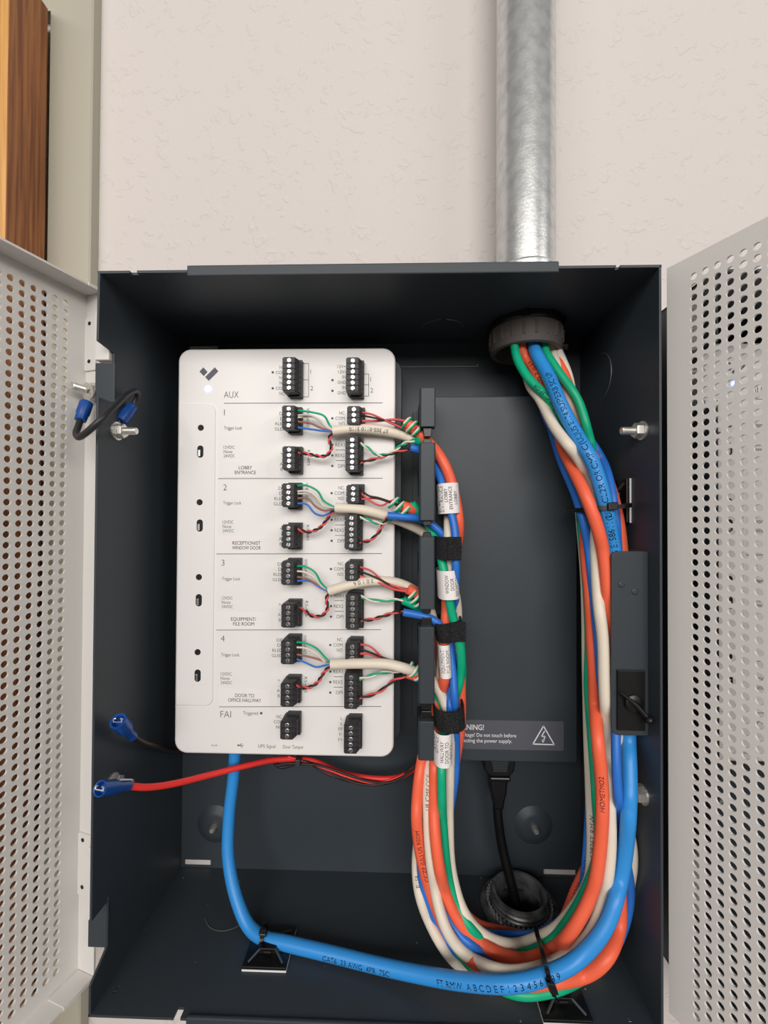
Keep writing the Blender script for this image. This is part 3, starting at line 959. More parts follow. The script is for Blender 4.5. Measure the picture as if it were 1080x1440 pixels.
ROUTES = {
    'O2': [(733, 490, 'f'), (752, 520, 'f'), (775, 568, 'f'), (808, 612, 'm'), (842, 650, 'm'), (862, 700, 'm'), (873, 760, 'm'), (876, 840, 'b'), (874, 960, 'b'), (870, 1080, 'b'), (868, 1200, 'm'), (872, 1260, 'm'), (871, 1305, 'm'),
           (855, 1345, -.088), (828, 1369, -.0885), (780, 1380, 'b'), (720, 1380, 'b'), (665, 1352, 'b'), (630, 1310, 'b'), (601, 1240, 'm'), (586, 1160, 'm'), (590, 1090, 'b'), (606, 1015, 'b'), (624, 960, 'f'), (625, 905, 'm'), (628, 860, 'f'), (626, 795, 'b'), (614, 755, 'b'), (600, 728, 'b'), (582, 717, -.0610), (566, 712, -.0630)],
    'O4': [(760, 490, 'm'), (778, 540, 'm'), (800, 600, 'b'), (818, 660, 'b'), (824, 715, 'b'), (824, 770, 'b'), (830, 840, 'f'), (833, 900, 'm'), (836, 955, 'm'), (837, 1000, 'm'), (841, 1045, 'f'), (847, 1120, 'f'), (844, 1190, 'f'), (834, 1250, 'f'), (806, 1306, -.0880), (770, 1339, 'm'), (735, 1350, 'b'), (695, 1338, 'f'), (656, 1308, 'f'), (622, 1240, 'f'), (611, 1160, 'f'), (611, 1090, 'f'), (613, 1020, 'm'), (610, 985, 'b'), (600, 962, 'b'), (585, 950, -.0610), (572, 946, -.0620)],
    'O3': [(765, 490, 'b'), (780, 560, 'b'), (790, 625, 'b'), (801, 650, 'm'), (825, 700, 'f'), (845, 760, 'f'), (855, 840, 'm'), (862, 920, 'm'), (860, 1040, 'm'), (852, 1120, 'b'), (835, 1200, 'b'), (812, 1250, 'm'), (790, 1300, 'm'), (755, 1318, 'b'), (700, 1310, 'b'), (660, 1293, 'b'), (634, 1255, 'b'), (612, 1165, 'b'), (602, 1090, 'b'), (616, 1015, 'b'), (620, 950, 'b'), (614, 892, 'b'), (604, 862, 'b'), (592, 840, -.0600), (574, 828, -.0620)],
    'O1': [(773, 490, 'm'), (790, 520, 'm'), (806, 568, 'b'), (818, 640, 'b'), (836, 715, 'b'), (846, 800, 'b'), (852, 900, 'b'), (856, 1000, 'b'), (858, 1100, 'b'), (856, 1200, 'm'), (849, 1270, 'm'), (830, 1320, -.0820), (790, 1356, 'b'), (730, 1364, 'b'), (672, 1330, 'b'), (640, 1290, 'b'), (622, 1220, 'b'), (622, 1150, 'b'), (636, 1090, 'b'), (647, 1020, 'm'), (647, 960, 'f'), (643, 915, 'f'), (633, 860, 'b'), (637, 795, 'b'), (645, 744, 'f'), (640, 700, 'f'), (629, 662, 'f'), (616, 638, 'f'), (600, 620, 'm'), (584, 604, -.0620), (569, 593, -.0630)],
    'G1': [(724, 490, 'f'), (740, 528, 'f'), (776, 566, 'f'), (793, 601, 'f'), (815, 640, 'm'), (842, 690, 'b'), (866, 760, 'm'), (872, 840, 'b'), (870, 1000, 'b'), (862, 1140, 'b'), (846, 1250, 'b'), (826, 1310, -.0780), (790, 1345, 'b'), (730, 1372, 'b'), (672, 1345, 'b'), (634, 1290, 'b'), (612, 1220, 'b'), (612, 1150, 'b'), (626, 1090, 'b'), (645, 1015, 'b'), (650, 960, 'b'), (648, 905, 'm'), (640, 850, 'b'), (640, 795, 'b'), (637, 740, 'b'), (629, 700, 'm'), (620, 668, 'm'), (610, 645, 'm'), (598, 628, -.0580), (584, 618, -.0620)],
    'G2': [(766, 490, 'f'), (780, 515, 'f'), (812, 562, 'f'), (826, 605, 'f'), (836, 650, 'b'), (842, 740, 'b'), (846, 860, 'b'), (850, 1000, 'b'), (852, 1130, 'b'), (838, 1230, 'b'), (822, 1290, 'b'), (795, 1330, 'b'), (745, 1356, 'b'), (690, 1345, 'b'), (645, 1305, 'b'), (616, 1240, 'b'), (600, 1160, 'b'), (604, 1090, 'b'), (628, 1015, 'b'), (647, 955, 'm'), (648, 915, 'f'), (635, 860, 'f'), (623, 797, 'f'), (613, 760, 'm'), (601, 736, 'b'), (590, 722, -.0600), (579, 708, -.0620)],
    'G3': [(756, 490, 'b'), (772, 540, 'b'), (792, 620, 'b'), (815, 690, 'b'), (833, 760, 'f'), (850, 840, 'f'), (856, 910, 'f'), (857, 1040, 'm'), (862, 1120, 'm'), (866, 1200, 'b'), (866, 1290, 'b'), (846, 1350, -.0900), (814, 1378, -.0920), (775, 1394, 'm'), (725, 1397, 'b'), (676, 1372, 'b'), (634, 1320, 'b'), (606, 1240, 'b'), (596, 1160, 'f'), (597, 1090, 'f'), (606, 1030, 'b'), (618, 960, 'b'), (618, 900, 'b'), (607, 868, 'b'), (592, 856, -.0600), (567, 844, -.0620)],
    'G4': [(778, 490, 'b'), (796, 550, 'b'), (808, 640, 'b'), (818, 740, 'b'), (826, 830, 'm'), (829, 900, 'm'), (828, 970, 'b'), (833, 1040, 'm'), (839, 1120, 'f'), (841, 1200, 'm'), (822, 1256, 'm'), (792, 1305, -.0830), (764, 1330, 'f'), (730, 1342, 'm'), (692, 1332, 'b'), (650, 1288, 'm'), (632, 1240, 'f'), (623, 1160, 'f'), (621, 1090, 'f'), (622, 1020, 'm'), (613, 978, 'm'), (600, 955, -.0600), (584, 944, -.0610), (572, 940, -.0620)],
    'B1': [(742, 490, 'm'), (758, 555, 'b'), (775, 602, 'm'), (811, 652, 'f'), (838, 700, 'f'), (851, 748, 'm'), (856, 830, 'b'), (858, 960, 'b'), (856, 1100, 'b'), (846, 1220, 'b'), (816, 1310, 'b'), (770, 1352, 'b'), (715, 1360, 'b'), (660, 1322, 'b'), (628, 1250, 'b'), (630, 1165, 'b'), (641, 1085, 'f'), (641, 1015, 'f'), (638, 960, 'f'), (634, 905, 'b'), (640, 850, 'b'), (641, 795, 'f'), (639, 742, 'f'), (628, 700, 'f'), (617, 668, 'f'), (606, 645, -.0600), (592, 634, -.0610), (577, 630, -.0620)],
    'B2': [(748, 490, 'b'), (764, 560, 'b'), (786, 640, 'b'), (812, 705, 'm'), (826, 762, 'f'), (835, 840, 'f'), (841, 900, 'f'), (845, 955, 'f'), (851, 1000, 'm'), (851, 1045, 'm'), (853, 1120, 'm'), (850, 1195, 'm'), (846, 1250, 'm'), (822, 1308, -.0860), (775, 1345, 'm'), (735, 1353, 'f'), (690, 1344, 'f'), (637, 1302, 'f'), (612, 1235, 'f'), (606, 1160, 'm'), (620, 1085, 'b'), (632, 1015, 'f'), (632, 960, 'f'), (630, 905, 'm'), (632, 850, 'b'), (634, 800, 'b'), (632, 775, 'm'), (626, 757, 'f'), (610, 740, 'f'), (592, 730, -.0640), (568, 727, -.0650), (545, 725, -.0650)],
    'B3': [(770, 490, 'b'), (796, 555, 'b'), (826, 612, 'm'), (851, 655, 'f'), (863, 705, 'm'), (868, 760, 'b'), (872, 880, 'b'), (866, 1040, 'f'), (869, 1120, 'f'), (876, 1190, 'b'), (886, 1245, 'm'), (879, 1300, 'm'), (853, 1350, -.0800), (800, 1376, 'b'), (735, 1385, 'b'), (672, 1362, 'b'), (622, 1315, 'm'), (594, 1240, 'm'), (592, 1165, 'b'), (606, 1090, 'b'), (628, 1015, 'b'), (642, 955, 'm'), (638, 915, 'm'), (628, 893, 'f'), (616, 876, 'f'), (598, 867, -.0640), (584, 864, -.0640), (567, 861, -.0640)],
    'B4': [(784, 490, 'b'), (800, 545, 'b'), (814, 620, 'b'), (822, 700, 'b'), (828, 800, 'b'), (832, 900, 'b'), (832, 1000, 'b'), (830, 1100, 'b'), (825, 1200, 'm'), (818, 1255, 'm'), (792, 1292, 'b'), (760, 1312, 'm'), (705, 1315, 'm'), (665, 1303, 'm'), (640, 1265, 'b'), (630, 1180, 'b'), (630, 1090, 'b'), (634, 1020, 'b'), (614, 978, 'b'), (598, 960, -.0580), (584, 953, -.0600), (571, 948, -.0620)],
    'W1': [(752, 490, 'b'), (768, 540, 'b'), (800, 620, 'b'), (826, 700, 'b'), (838, 800, 'b'), (846, 900, 'b'), (848, 1000, 'b'), (852, 1100, 'b'), (854, 1200, 'b'), (848, 1280, 'm'), (830, 1325, -.0880), (795, 1356, 'f'), (745, 1374, 'm'), (690, 1366, 'm'), (640, 1320, 'm'), (612, 1250, 'b'), (604, 1170, 'b'), (618, 1090, 'b'), (634, 1015, 'b'), (632, 955, 'b'), (638, 900, 'm'), (643, 858, 'f'), (632, 797, 'f'), (631, 742, 'f'), (630, 700, 'b'), (616, 655, 'b'), (600, 630, -.0580), (572, 614, -.0600), (540, 606, -.0600), (500, 603, -.0600), (468, 606, -.0600)],
    'W2': [(738, 490, 'b'), (745, 540, 'm'), (760, 562, 'f'), (781, 602, 'f'), (820, 655, 'f'), (838, 702, 'm'), (838, 765, 'm'), (841, 840, 'f'), (848, 900, 'f'), (850, 960, 'f'), (854, 1040, 'm'), (857, 1120, 'f'), (858, 1195, 'f'), (851, 1250, 'f'), (833, 1308, -.0890), (796, 1344, 'f'), (750, 1364, 'f'), (705, 1366, 'f'), (660, 1346, 'f'), (627, 1305, 'f'), (609, 1235, 'f'), (602, 1160, 'm'), (603, 1090, 'f'), (614, 1020, 'm'), (619, 960, 'f'), (622, 910, 'm'), (628, 855, 'b'), (625, 800, 'b'), (616, 770, 'b'), (600, 752, -.0560), (575, 738, -.0600), (545, 726, -.0620), (510, 717, -.0620), (472, 714, -.0600)],
    'W3': [(776, 490, 'm'), (788, 530, 'm'), (801, 562, 'm'), (820, 602, 'm'), (842, 650, 'b'), (856, 720, 'b'), (862, 820, 'b'), (866, 940, 'm'), (868, 1040, 'f'), (874, 1120, 'm'), (888, 1195, 'm'), (883, 1250, 'b'), (868, 1305, -.0800), (830, 1352, 'b'), (790, 1376, 'b'), (730, 1384, 'b'), (682, 1377, 'm'), (640, 1352, 'm'), (608, 1305, 'm'), (587, 1240, 'f'), (590, 1165, 'b'), (606, 1090, 'b'), (620, 1015, 'b'), (616, 950, 'b'), (614, 895, 'b'), (602, 852, -.0560), (586, 833, -.0600), (560, 820, -.0620), (525, 817, -.0630), (490, 823, -.0620), (463, 831, -.0600)],
    'W4': [(782, 490, 'm'), (800, 535, 'b'), (806, 620, 'b'), (816, 720, 'b'), (824, 820, 'b'), (826, 940, 'b'), (828, 1040, 'b'), (831, 1120, 'm'), (833, 1195, 'f'), (824, 1250, 'm'), (788, 1300, 'm'), (758, 1318, 'f'), (720, 1329, 'f'), (685, 1318, 'm'), (652, 1282, 'b'), (635, 1225, 'b'), (631, 1155, 'm'), (632, 1090, 'f'), (633, 1030, 'm'), (629, 1000, 'f'), (618, 972, 'f'), (603, 952, -.0630), (588, 946, -.0640), (570, 940, -.0650), (545, 934, -.0650), (505, 933, -.0645), (466, 934, -.0610)],
}
CAT = [(751, 490, 'f'), (772, 530, 'f'), (789, 570, 'f'), (810, 610, 'f'), (833, 650, 'f'), (849, 700, 'f'), (861, 760, 'f'), (872, 830, 'm'), (882, 930, 'm'), (884, 1040, 'f'), (885, 1120, 'f'), (879, 1200, 'f'), (868, 1256, -.0910), (850, 1305, -.0930), (812, 1349, -.0925), (770, 1371, -.0935),
       (720, 1383, -.0910), (650, 1380, -.0905), (560, 1364, -.0840), (460, 1340, -.0730), (400, 1326, -.0650), (372, 1320, -.0610), (350, 1303, -.0560), (332, 1262, -.0500), (321, 1205, -.0430), (322, 1150, -.0380), (328, 1095, -.0370), (330, 1066, -.0380), (331, 1052, -.0400)]
RAD = {'O': .0038, 'G': .0030, 'B': .0027, 'W': .0035}
paths, radii, names = [], [], []
# inside the pipe the cables lie packed side by side
slots = []
for qa in range(-2, 3):
    for qb in range(-2, 3):
        if abs(qa + qb) <= 2 and (qa, qb) != (0, -1):
            slots.append((PX + .0078 * (qa + qb / 2), PY + .0078 * qb * .866))
HEX = {}
for nm in sorted(ROUTES, key=lambda n: ('fmb'.index(ROUTES[n][0][2]), ROUTES[n][0][0])):
    s0 = lay_y(*ROUTES[nm][0])
    k = min(range(len(slots)), key=lambda i: (slots[i][0] - s0.x - .004) ** 2 + (slots[i][1] - s0.y) ** 2)
    HEX[nm] = slots.pop(k)
for nm, pts in ROUTES.items():
    P = [lay_y(*p) for p in pts]
    hx = HEX[nm]
    P = [Vector((hx[0], hx[1], .290)), Vector((hx[0], hx[1], .232))] + P
    paths.append(smooth_path(P, .0036)); radii.append(RAD[nm[0]]); names.append(nm)
P = [lay_y(*p) for p in CAT]
P = [Vector((PX - .0039, PY - .0068, .290)), Vector((PX - .0039, PY - .0068, .232))] + P
paths.append(smooth_path(P, .0036)); radii.append(.0044); names.append('CAT')


def relax(paths, radii, iters=400):
    """keep the lay of the bundle but push overlapping cables apart in depth: none runs through another, the floor or a panel"""
    idx = np.concatenate([[i] * len(p) for i, p in enumerate(paths)])
    X = np.concatenate(paths)
    N = len(X)
    R_ = np.array(radii)[idx]
    T_ = np.concatenate([np.gradient(p, axis=0) for p in paths])
    T_ /= np.linalg.norm(T_, axis=1)[:, None]
    D_ = X - CAM
    t0 = np.linalg.norm(D_, axis=1)
    D_ = D_ / t0[:, None]
    free = (X[:, 2] < .212)
    first = np.concatenate([[0], np.cumsum([len(p) for p in paths])])
    for k in range(len(paths)):
        free[first[k + 1] - 3:first[k + 1]] = False

    def smooth(a, n, w=1.0):
        a = a.copy()
        for _ in range(n):
            for k in range(len(paths)):
                o = a[first[k]:first[k + 1]]
                o[1:-1] = (1 - w) * o[1:-1] + w * (.25 * o[:-2] + .5 * o[1:-1] + .25 * o[2:])
        return a
    rank = smooth(t0 + idx * 2e-5, 6)
    # pairs that overlap as seen from the front
    I, J, G = [], [], []
    for i in range(N):
        m = np.where(idx > idx[i])[0]
        m = m[np.abs(X[m] - X[i]).max(axis=1) < .09]
        if not len(m):
            continue
        tm = (t0[m] + t0[i]) / 2
        lat = (D_[m] - D_[i]) * tm[:, None]
        al = lat @ T_[i]
        perp = np.linalg.norm(lat - al[:, None] * T_[i], axis=1)
        need = ((R_[m] + R_[i]) * 1.04) ** 2 - perp ** 2
        ok = (need > 0) & (np.abs(al) < .0024)
        for j, g in zip(m[ok], np.sqrt(need[ok])):
            I.append(i); J.append(j); G.append(g)
    I, J, G = np.array(I), np.array(J), np.array(G)
    # one cable stays on top of the other for as long as the two run over each other
    flip = np.zeros(len(I), bool)
    dr = rank[J] - rank[I]
    deep = G > .70 * (R_[I] + R_[J])
    for a in range(len(paths)):
        for b_ in range(a + 1, len(paths)):
            sel = np.where((idx[I] == a) & (idx[J] == b_))[0]
            if not len(sel):
                continue
            sel = sel[np.argsort(I[sel], kind='stable')]
            dp = sel[deep[sel]]
            flip[sel] = dr[sel] < 0
            if not len(dp):
                continue
            cut = np.where(np.diff(I[dp]) > 2)[0] + 1
            for run in np.split(dp, cut):
                back = dr[run].sum() < 0
                near = sel[(I[sel] >= I[run].min() - 2) & (I[sel] <= I[run].max() + 2)]
                flip[near] = back
    I, J = np.where(flip, J, I), np.where(flip, I, J)
    # hardest limit on depth (panels, floor, power supply, white unit) and on nearness (lock bracket, bars)
    tmax = np.full(N, 9.0)
    tmin = np.zeros(N)
    for i in range(N):
        if not free[i]:
            continue
        for t in np.arange(t0[i] - .03, t0[i] + .06, .0005):
            x, y, z = CAM + D_[i] * t
            r = R_[i]
            bad = y > -.0035 - r or z < ZB + WT + r or (x > HW - WT - r) or z > ZT - WT - r
            bad |= .034 < x < .1465 and -.106 < z < .164 and y > -.0403 - r
            bad |= x < .0135 and z > -.0985 and y > FY - .0003 - r
            if bad:
                tmax[i] = t - .0005
                break
        x, y, z = X[i]
        if x + R_[i] > .1405 and -.060 < z < .058:
            tmin[i] = (-.0966 + R_[i] - CAM[1]) / D_[i, 1]
        if .0285 - R_[i] < x < .0395 + R_[i]:
            for (va, vb, _, _) in BARS:
                if at(601, vb, -.072).z - R_[i] < z < at(601, va, -.072).z + R_[i]:
                    tmin[i] = (-.0626 + R_[i] - CAM[1]) / D_[i, 1]
    t = t0.copy()
    for it in range(iters):
        v = G - (t[J] - t[I])
        v = np.maximum(v, 0)
        dt = np.zeros(N); c = np.zeros(N) + 1e-9
        act = v > 0
        np.add.at(dt, I[act], -v[act]); np.add.at(c, I[act], 1)
        np.add.at(dt, J[act], v[act]); np.add.at(c, J[act], 1)
        t = np.where(free, t + .6 * dt / np.maximum(c, 1), t)
        if it < iters - 8:
            t = np.where(free, t0 + smooth(t - t0, 1, .8), t)
        t = np.where(free, np.maximum(np.minimum(t, tmax), tmin), t)
    t = np.where(free, t0 + smooth(t - t0, 3, .7), t)
    X = CAM + D_ * t[:, None]
    v = np.maximum(G - (t[J] - t[I]), 0)
    print('relax: pairs', len(G), 'left over', (v > .0008).sum(), 'max', v.max())
    return [X[first[k]:first[k + 1]] for k in range(len(paths))]


paths = relax(paths, radii)
PATH = dict(zip(names, paths))


def print_on(path, r, s, frac, size, side=0.0, flip=1, thin=-.004):
    """lettering wrapped on a round jacket; frac = where along it the text is centred"""
    vs, fs = glyphs(s, thin)
    P = np.array(path)
    L = np.concatenate([[0], np.cumsum(np.linalg.norm(np.diff(P, axis=0), axis=1))])
    sc = size / CAP
    w = max(p[0] for p in vs) * sc
    if isinstance(frac, tuple):
        q = P - CAM
        c = np.stack([q[:, 0], -q[:, 2], q[:, 1]], axis=1) @ RR.T
        uv = np.stack([540 + FPX * c[:, 0] / c[:, 2], 720 + FPX * c[:, 1] / c[:, 2]], axis=1)
        s0 = L[np.argmin(((uv - np.array(frac)) ** 2).sum(axis=1))]
    else:
        s0 = L[-1] * frac
    out = []
    for x, y in vs:
        a = s0 + flip * (x * sc - w / 2)
        q = np.array([np.interp(a, L, P[:, k]) for k in range(3)])
        q2 = np.array([np.interp(a + .002, L, P[:, k]) for k in range(3)])
        q1 = np.array([np.interp(a - .002, L, P[:, k]) for k in range(3)])
        T = q2 - q1
        T /= np.linalg.norm(T)
        F = CAM - q
        F -= T * F.dot(T); F /= np.linalg.norm(F)
        Lt = np.cross(F, T)
        ph = flip * (y * sc - size / 2) / r + side
        out.append(q + (F * math.cos(ph) + Lt * math.sin(ph)) * (r + .00012))
    return out, fs


def twist(path, r, pitch, ph=0.0):
    P = np.array(smooth_path(path, .0011))
    n = len(P)
    res = [[], []]
    s = 0
    for i in range(n):
        T = P[min(i + 1, n - 1)] - P[max(i - 1, 0)]
        T /= np.linalg.norm(T)
        e = np.cross(T, [0, -1, 0]); e /= np.linalg.norm(e)
        f = np.cross(T, e)
        if i: s += np.linalg.norm(P[i] - P[i - 1])
        a = 2 * math.pi * s / pitch + ph
        o = (e * math.cos(a) + f * math.sin(a)) * r * .98
        res[0].append(P[i] + o); res[1].append(P[i] - o)
    return res


WR = .00072
Yw = -.0612
CNAME = {'O': 'orange', 'G': 'green', 'B': 'blue', 'W': 'white'}
DOORN = ['top row LOBBY ENTRANCE', 'second row RECEPTIONIST WINDOW DOOR', 'third row EQUIPMENT FILE ROOM', 'bottom row OFFICE HALLWAY']
LBL = {
    'O': 'orange cable ending at the three-screw plug in the %s',
    'G': 'green cable with a green-white pair in the %s',
    'B': 'blue cable with a red-black pair in the %s',
    'W': 'ivory cable crossing the white unit in the %s'}
CAB = {}
for nm, p, r in zip(names, paths, radii):
    if nm == 'CAT':
        o = obj('data_cable', B().tube(p, r, 14), 'skyblue', smooth=70)
        tag(o, 'thick sky blue data cable looping along the cabinet floor and up into the white unit', 'cable')
        L = sum(np.linalg.norm(np.diff(p, axis=0), axis=1))
        for s_, fr_, sz, sd in (('(UL) CL2R OR CMP C(UL)US E174 SUPERB SC UP', (818, 620), .0034, .1), ('6 E158611 2', (864, 748), .0036, .1),
                                ('FT RMW  A B C D E F 1 2 3 4 5 6 7 8 9', (700, 1383), .0030, .5), ('CAT6  23 AWG  4PR  75C', (505, 1351), .0028, .7)):
            obj('jacket_print', B().add(*print_on(p, r, s_, fr_, sz, flip=-1, side=sd)), 'ink', o)
        CAB[nm] = o
        continue
    c, k = nm[0], int(nm[1])
    o = obj(CNAME[c] + '_cable', B().tube(p, r, 12), CNAME[c], smooth=70)
    tag(o, LBL[c] % DOORN[k - 1], 'cable', CNAME[c] + ' cables of the bundle')
    CAB[nm] = o
for nm, items in {'O2': (('3JTE5020 7/1018 4', (756, 530), -1), ('CCZP (UL) US REOM', (594, 1200), 1)), 'G1': (('SIGNAL CMP CL3P OR', (778, 570), -1),), 'G3': (('C CMP UL CL2P OR CMP CRET 10 OF', (846, 820), -1),),
                  'O4': (('HOMETMO2', (846, 1115), -1),), 'W4': (('6382FT RMW', (833, 1180), -1),), 'O3': (('UL BOOM', (814, 1248), -1),), 'G2': (('CIG4A CMP', (840, 640), -1),),
                  'W2': (('UR CMP CCE', (603, 1110), 1), ('SE0S', (618, 965), 1)), 'O1': (('1102', (586, 606), 1),), 'B4': (('C BELDEN', (822, 1220), -1),), 'W1': (('37 305-0110 3110', (520, 603), 1),),
                  'W3': (('3 0 1 0 6', (515, 818), 1), ('E158', (587, 1240), 1))}.items():
    for s_, fr_, fl in items:
        obj('jacket_print', B().add(*print_on(PATH[nm], RAD[nm[0]], s_, fr_, .0026, flip=fl)), 'ink', CAB[nm])


def wire(pts, m, parent, r=WR, step=.0016):
    P = [at(*p) if len(p) == 3 and p[0] > 5 else Vector(p) for p in pts]
    return obj('wire', B().tube(smooth_path(P, step), r, 8), m, parent, smooth=70)


def pair(pts, m1, m2, parent, pitch=.0085, r=WR, ph=0.0):
    P = [at(*p) for p in pts]
    a, b = twist(P, r, pitch, ph)
    for q, m in ((a, m1), (b, m2)):
        obj('wire', B().tube(q, r, 7), m, parent, smooth=70)


y0, y1, y2 = -.0585, -.0600, -.0615
EX = 421
# --- door 1
w = CAB['W1']
wire([(418, 577, y1), (440, 580, y1 - .003), (456, 585, y1 - .003), (463, 597, y1), (469, 606, y1)], 'green', w)
wire([(418, 584, y1), (436, 584, y1 - .002), (447, 590, y1 - .002), (459, 601, y1), (469, 606, y1)], 'greywire', w)
wire([(418, 587, y1), (440, 586, y1 + .002), (452, 593, y1), (469, 606, y1)], 'white', w)
wire([(418, 593, y1), (436, 595, y1 - .001), (452, 602, y1), (469, 606, y1)], 'brown', w)
wire([(418, 601, y1), (440, 604, y1), (455, 606, y1), (469, 607, y1)], 'blue', w)
pair([(468, 607, y1), (463, 618, y1), (466, 631, y1), (458, 641, y1), (440, 640, y1), (419, 635, y1)], 'salmon', 'black_wire', w)
o = CAB['O1']
wire([(508, 580, y1), (524, 583, y1 - .002), (545, 593, y1 - .002), (566, 602, y1 - .002), (582, 609, y1 - .001)], 'salmon', o)
wire([(508, 584, y1), (528, 588, y1 - .003), (550, 594, y1 - .001), (566, 601, y1), (578, 607, y1)], 'black_wire', o)
wire([(508, 592, y1), (530, 592, y1), (555, 590, y1), (570, 592, y1 - .002)], 'salmon', o, r=.0009)
pair([(506, 624, y1), (520, 632, y1), (533, 640, y1), (550, 637, y1), (566, 625, y1), (585, 618, -.0620)], 'green', 'white', CAB['G1'], pitch=.012)
pair([(506, 650, y1), (528, 645, y1), (550, 638, y1), (566, 633, y1), (579, 630, -.0620)], 'salmon', 'black_wire', CAB['B1'], pitch=.016)
# --- door 2
w = CAB['W2']
wire([(417, 683, y1), (432, 683, y1 - .003), (447, 691, y1 - .003), (455, 704, y1 - .001), (472, 714, y1)], 'green', w)
wire([(417, 691, y1), (434, 691, y1 - .002), (445, 699, y1 - .002), (455, 711, y1), (472, 714, y1)], 'white', w)
wire([(417, 694, y1), (438, 696, y1), (450, 708, y1), (472, 714, y1)], 'greywire', w)
wire([(417, 701, y1), (432, 701, y1 - .001), (445, 713, y1 - .001), (456, 718, y1), (472, 714, y1)], 'brown', w)
wire([(417, 708, y1), (431, 709, y1), (443, 722, y1 - .001), (455, 725, y1), (472, 715, y1)], 'blue', w)
pair([(472, 715, y1), (464, 724, y1), (456, 736, y1), (445, 745, y1), (432, 748, y1), (418, 745, y1)], 'salmon', 'black_wire', w)
o = CAB['O2']
wire([(507, 688, y1), (518, 697, y1 - .002), (532, 700, y1 - .002), (550, 706, y1 - .002), (568, 712, y1 - .001)], 'black_wire', o)
wire([(507, 693, y1), (520, 704, y1), (536, 711, y1 - .002), (550, 704, y1), (562, 702, y1)], 'salmon', o)
wire([(507, 702, y1), (530, 701, y1), (552, 708, y1), (570, 712, y1 - .001)], 'salmon', o)
pair([(505, 728, y1), (520, 732, y1), (534, 736, y1), (545, 733, y1), (552, 728, -.0610), (566, 716, -.0600), (580, 708, -.0620)], 'green', 'white', CAB['G2'], pitch=.012)
pair([(505, 762, y1), (520, 760, y1), (532, 749, y1), (540, 735, y1), (547, 725, -.0640)], 'salmon', 'black_wire', CAB['B2'], pitch=.011)
# --- door 3
w = CAB['W3']
wire([(416, 796, y1), (430, 797, y1 - .003), (443, 805, y1 - .003), (452, 820, y1 - .001), (463, 831, y1)], 'green', w)
wire([(416, 803, y1), (430, 805, y1 - .002), (443, 813, y1 - .002), (452, 824, y1), (463, 831, y1)], 'white', w)
wire([(416, 811, y1), (432, 814, y1 - .001), (446, 822, y1), (463, 832, y1)], 'brown', w)
wire([(416, 817, y1), (436, 817, y1), (450, 826, y1), (463, 832, y1)], 'blue', w)
pair([(463, 832, y1), (459, 843, y1), (461, 855, y1), (452, 866, y1), (439, 866, y1), (428, 859, y1), (417, 853, y1)], 'salmon', 'black_wire', w)
o = CAB['O3']
wire([(505, 797, y1), (522, 803, y1 - .002), (540, 818, y1 - .002), (560, 826, y1 - .002), (576, 830, y1 - .001)], 'salmon', o)
wire([(505, 803, y1), (528, 812, y1 - .003), (550, 823, y1 - .002), (574, 829, y1 - .001)], 'black_wire', o)
wire([(505, 810, y1), (530, 818, y1 - .002), (552, 828, y1 - .002), (574, 832, y1 - .001)], 'salmon', o, r=.0009)
pair([(507, 839, y1), (522, 844, y1), (540, 845, y1), (556, 843, y1), (569, 844, -.0620)], 'green', 'white', CAB['G3'], pitch=.022)
pair([(507, 872, y1), (524, 871, y1), (540, 866, y1), (556, 861, y1), (569, 861, -.0640)], 'salmon', 'black_wire', CAB['B3'], pitch=.013)
# --- door 4
w = CAB['W4']
wire([(415, 903, y1), (428, 904, y1 - .003), (444, 911, y1 - .003), (455, 922, y1 - .001), (466, 934, y1)], 'green', w)
wire([(415, 910, y1), (432, 912, y1 - .002), (446, 920, y1 - .002), (456, 930, y1), (466, 934, y1)], 'white', w)
wire([(415, 920, y1), (432, 923, y1 - .001), (450, 928, y1), (466, 934, y1)], 'brown', w)
wire([(415, 926, y1), (430, 932, y1 - .001), (445, 938, y1 - .001), (456, 936, y1), (466, 933, y1)], 'blue', w)
pair([(466, 935, y1), (456, 945, y1), (447, 959, y1), (436, 966, y1), (426, 967, y1), (417, 962, y1)], 'salmon', 'black_wire', w)
o = CAB['O4']
wire([(505, 906, y1), (520, 909, y1 - .002), (534, 921, y1 - .001), (545, 932, y1 + .003), (565, 940, y1 + .002), (578, 947, -.0600)], 'salmon', o)
wire([(505, 912, y1), (522, 918, y1 - .002), (542, 926, y1), (566, 934, -.0590), (578, 942, -.0600)], 'black_wire', o)
wire([(505, 919, y1), (522, 920, y1), (540, 928, y1 + .002), (562, 938, -.0580), (575, 946, -.0600)], 'salmon', o, r=.0009)
pair([(505, 955, y1), (520, 951, y1), (536, 946, y1), (552, 945, -.0580), (574, 941, -.0600)], 'green', 'white', CAB['G4'], pitch=.020)
pair([(505, 981, y1), (520, 978, y1), (536, 971, y1), (552, 958, y1), (573, 949, -.0620)], 'salmon', 'black_wire', CAB['B4'], pitch=.018)
# spare green / white conductors coiled round the orange ends
for nm, turns in (('O1', (570, 594, 590, 607)), ('O2', (552, 706, 572, 720)), ('O3', (577, 836, 592, 848)), ('O4', (572, 938, 592, 950))):
    yy = -.0625
    a, b_ = at(turns[0], turns[1], yy), at(turns[2], turns[3], yy)
    ax = (b_ - a)
    Lx = ax.length
    ax.normalize()
    e = ax.cross(Vector((0, -1, 0))).normalized(); f = e.cross(ax)
    for ph, m in ((0, 'green'), (.5, 'white')):
        pts = []
        for k in range(40):
            t = k / 39
            an = 2 * math.pi * (2.4 * t + ph * .35)
            pts.append(a + ax * (Lx * t) + (e * math.cos(an) + f * math.sin(an)) * (RAD['O'] + WR))
        obj('wire', B().tube(pts, WR * 1.15, 7), m, CAB[nm], smooth=70)


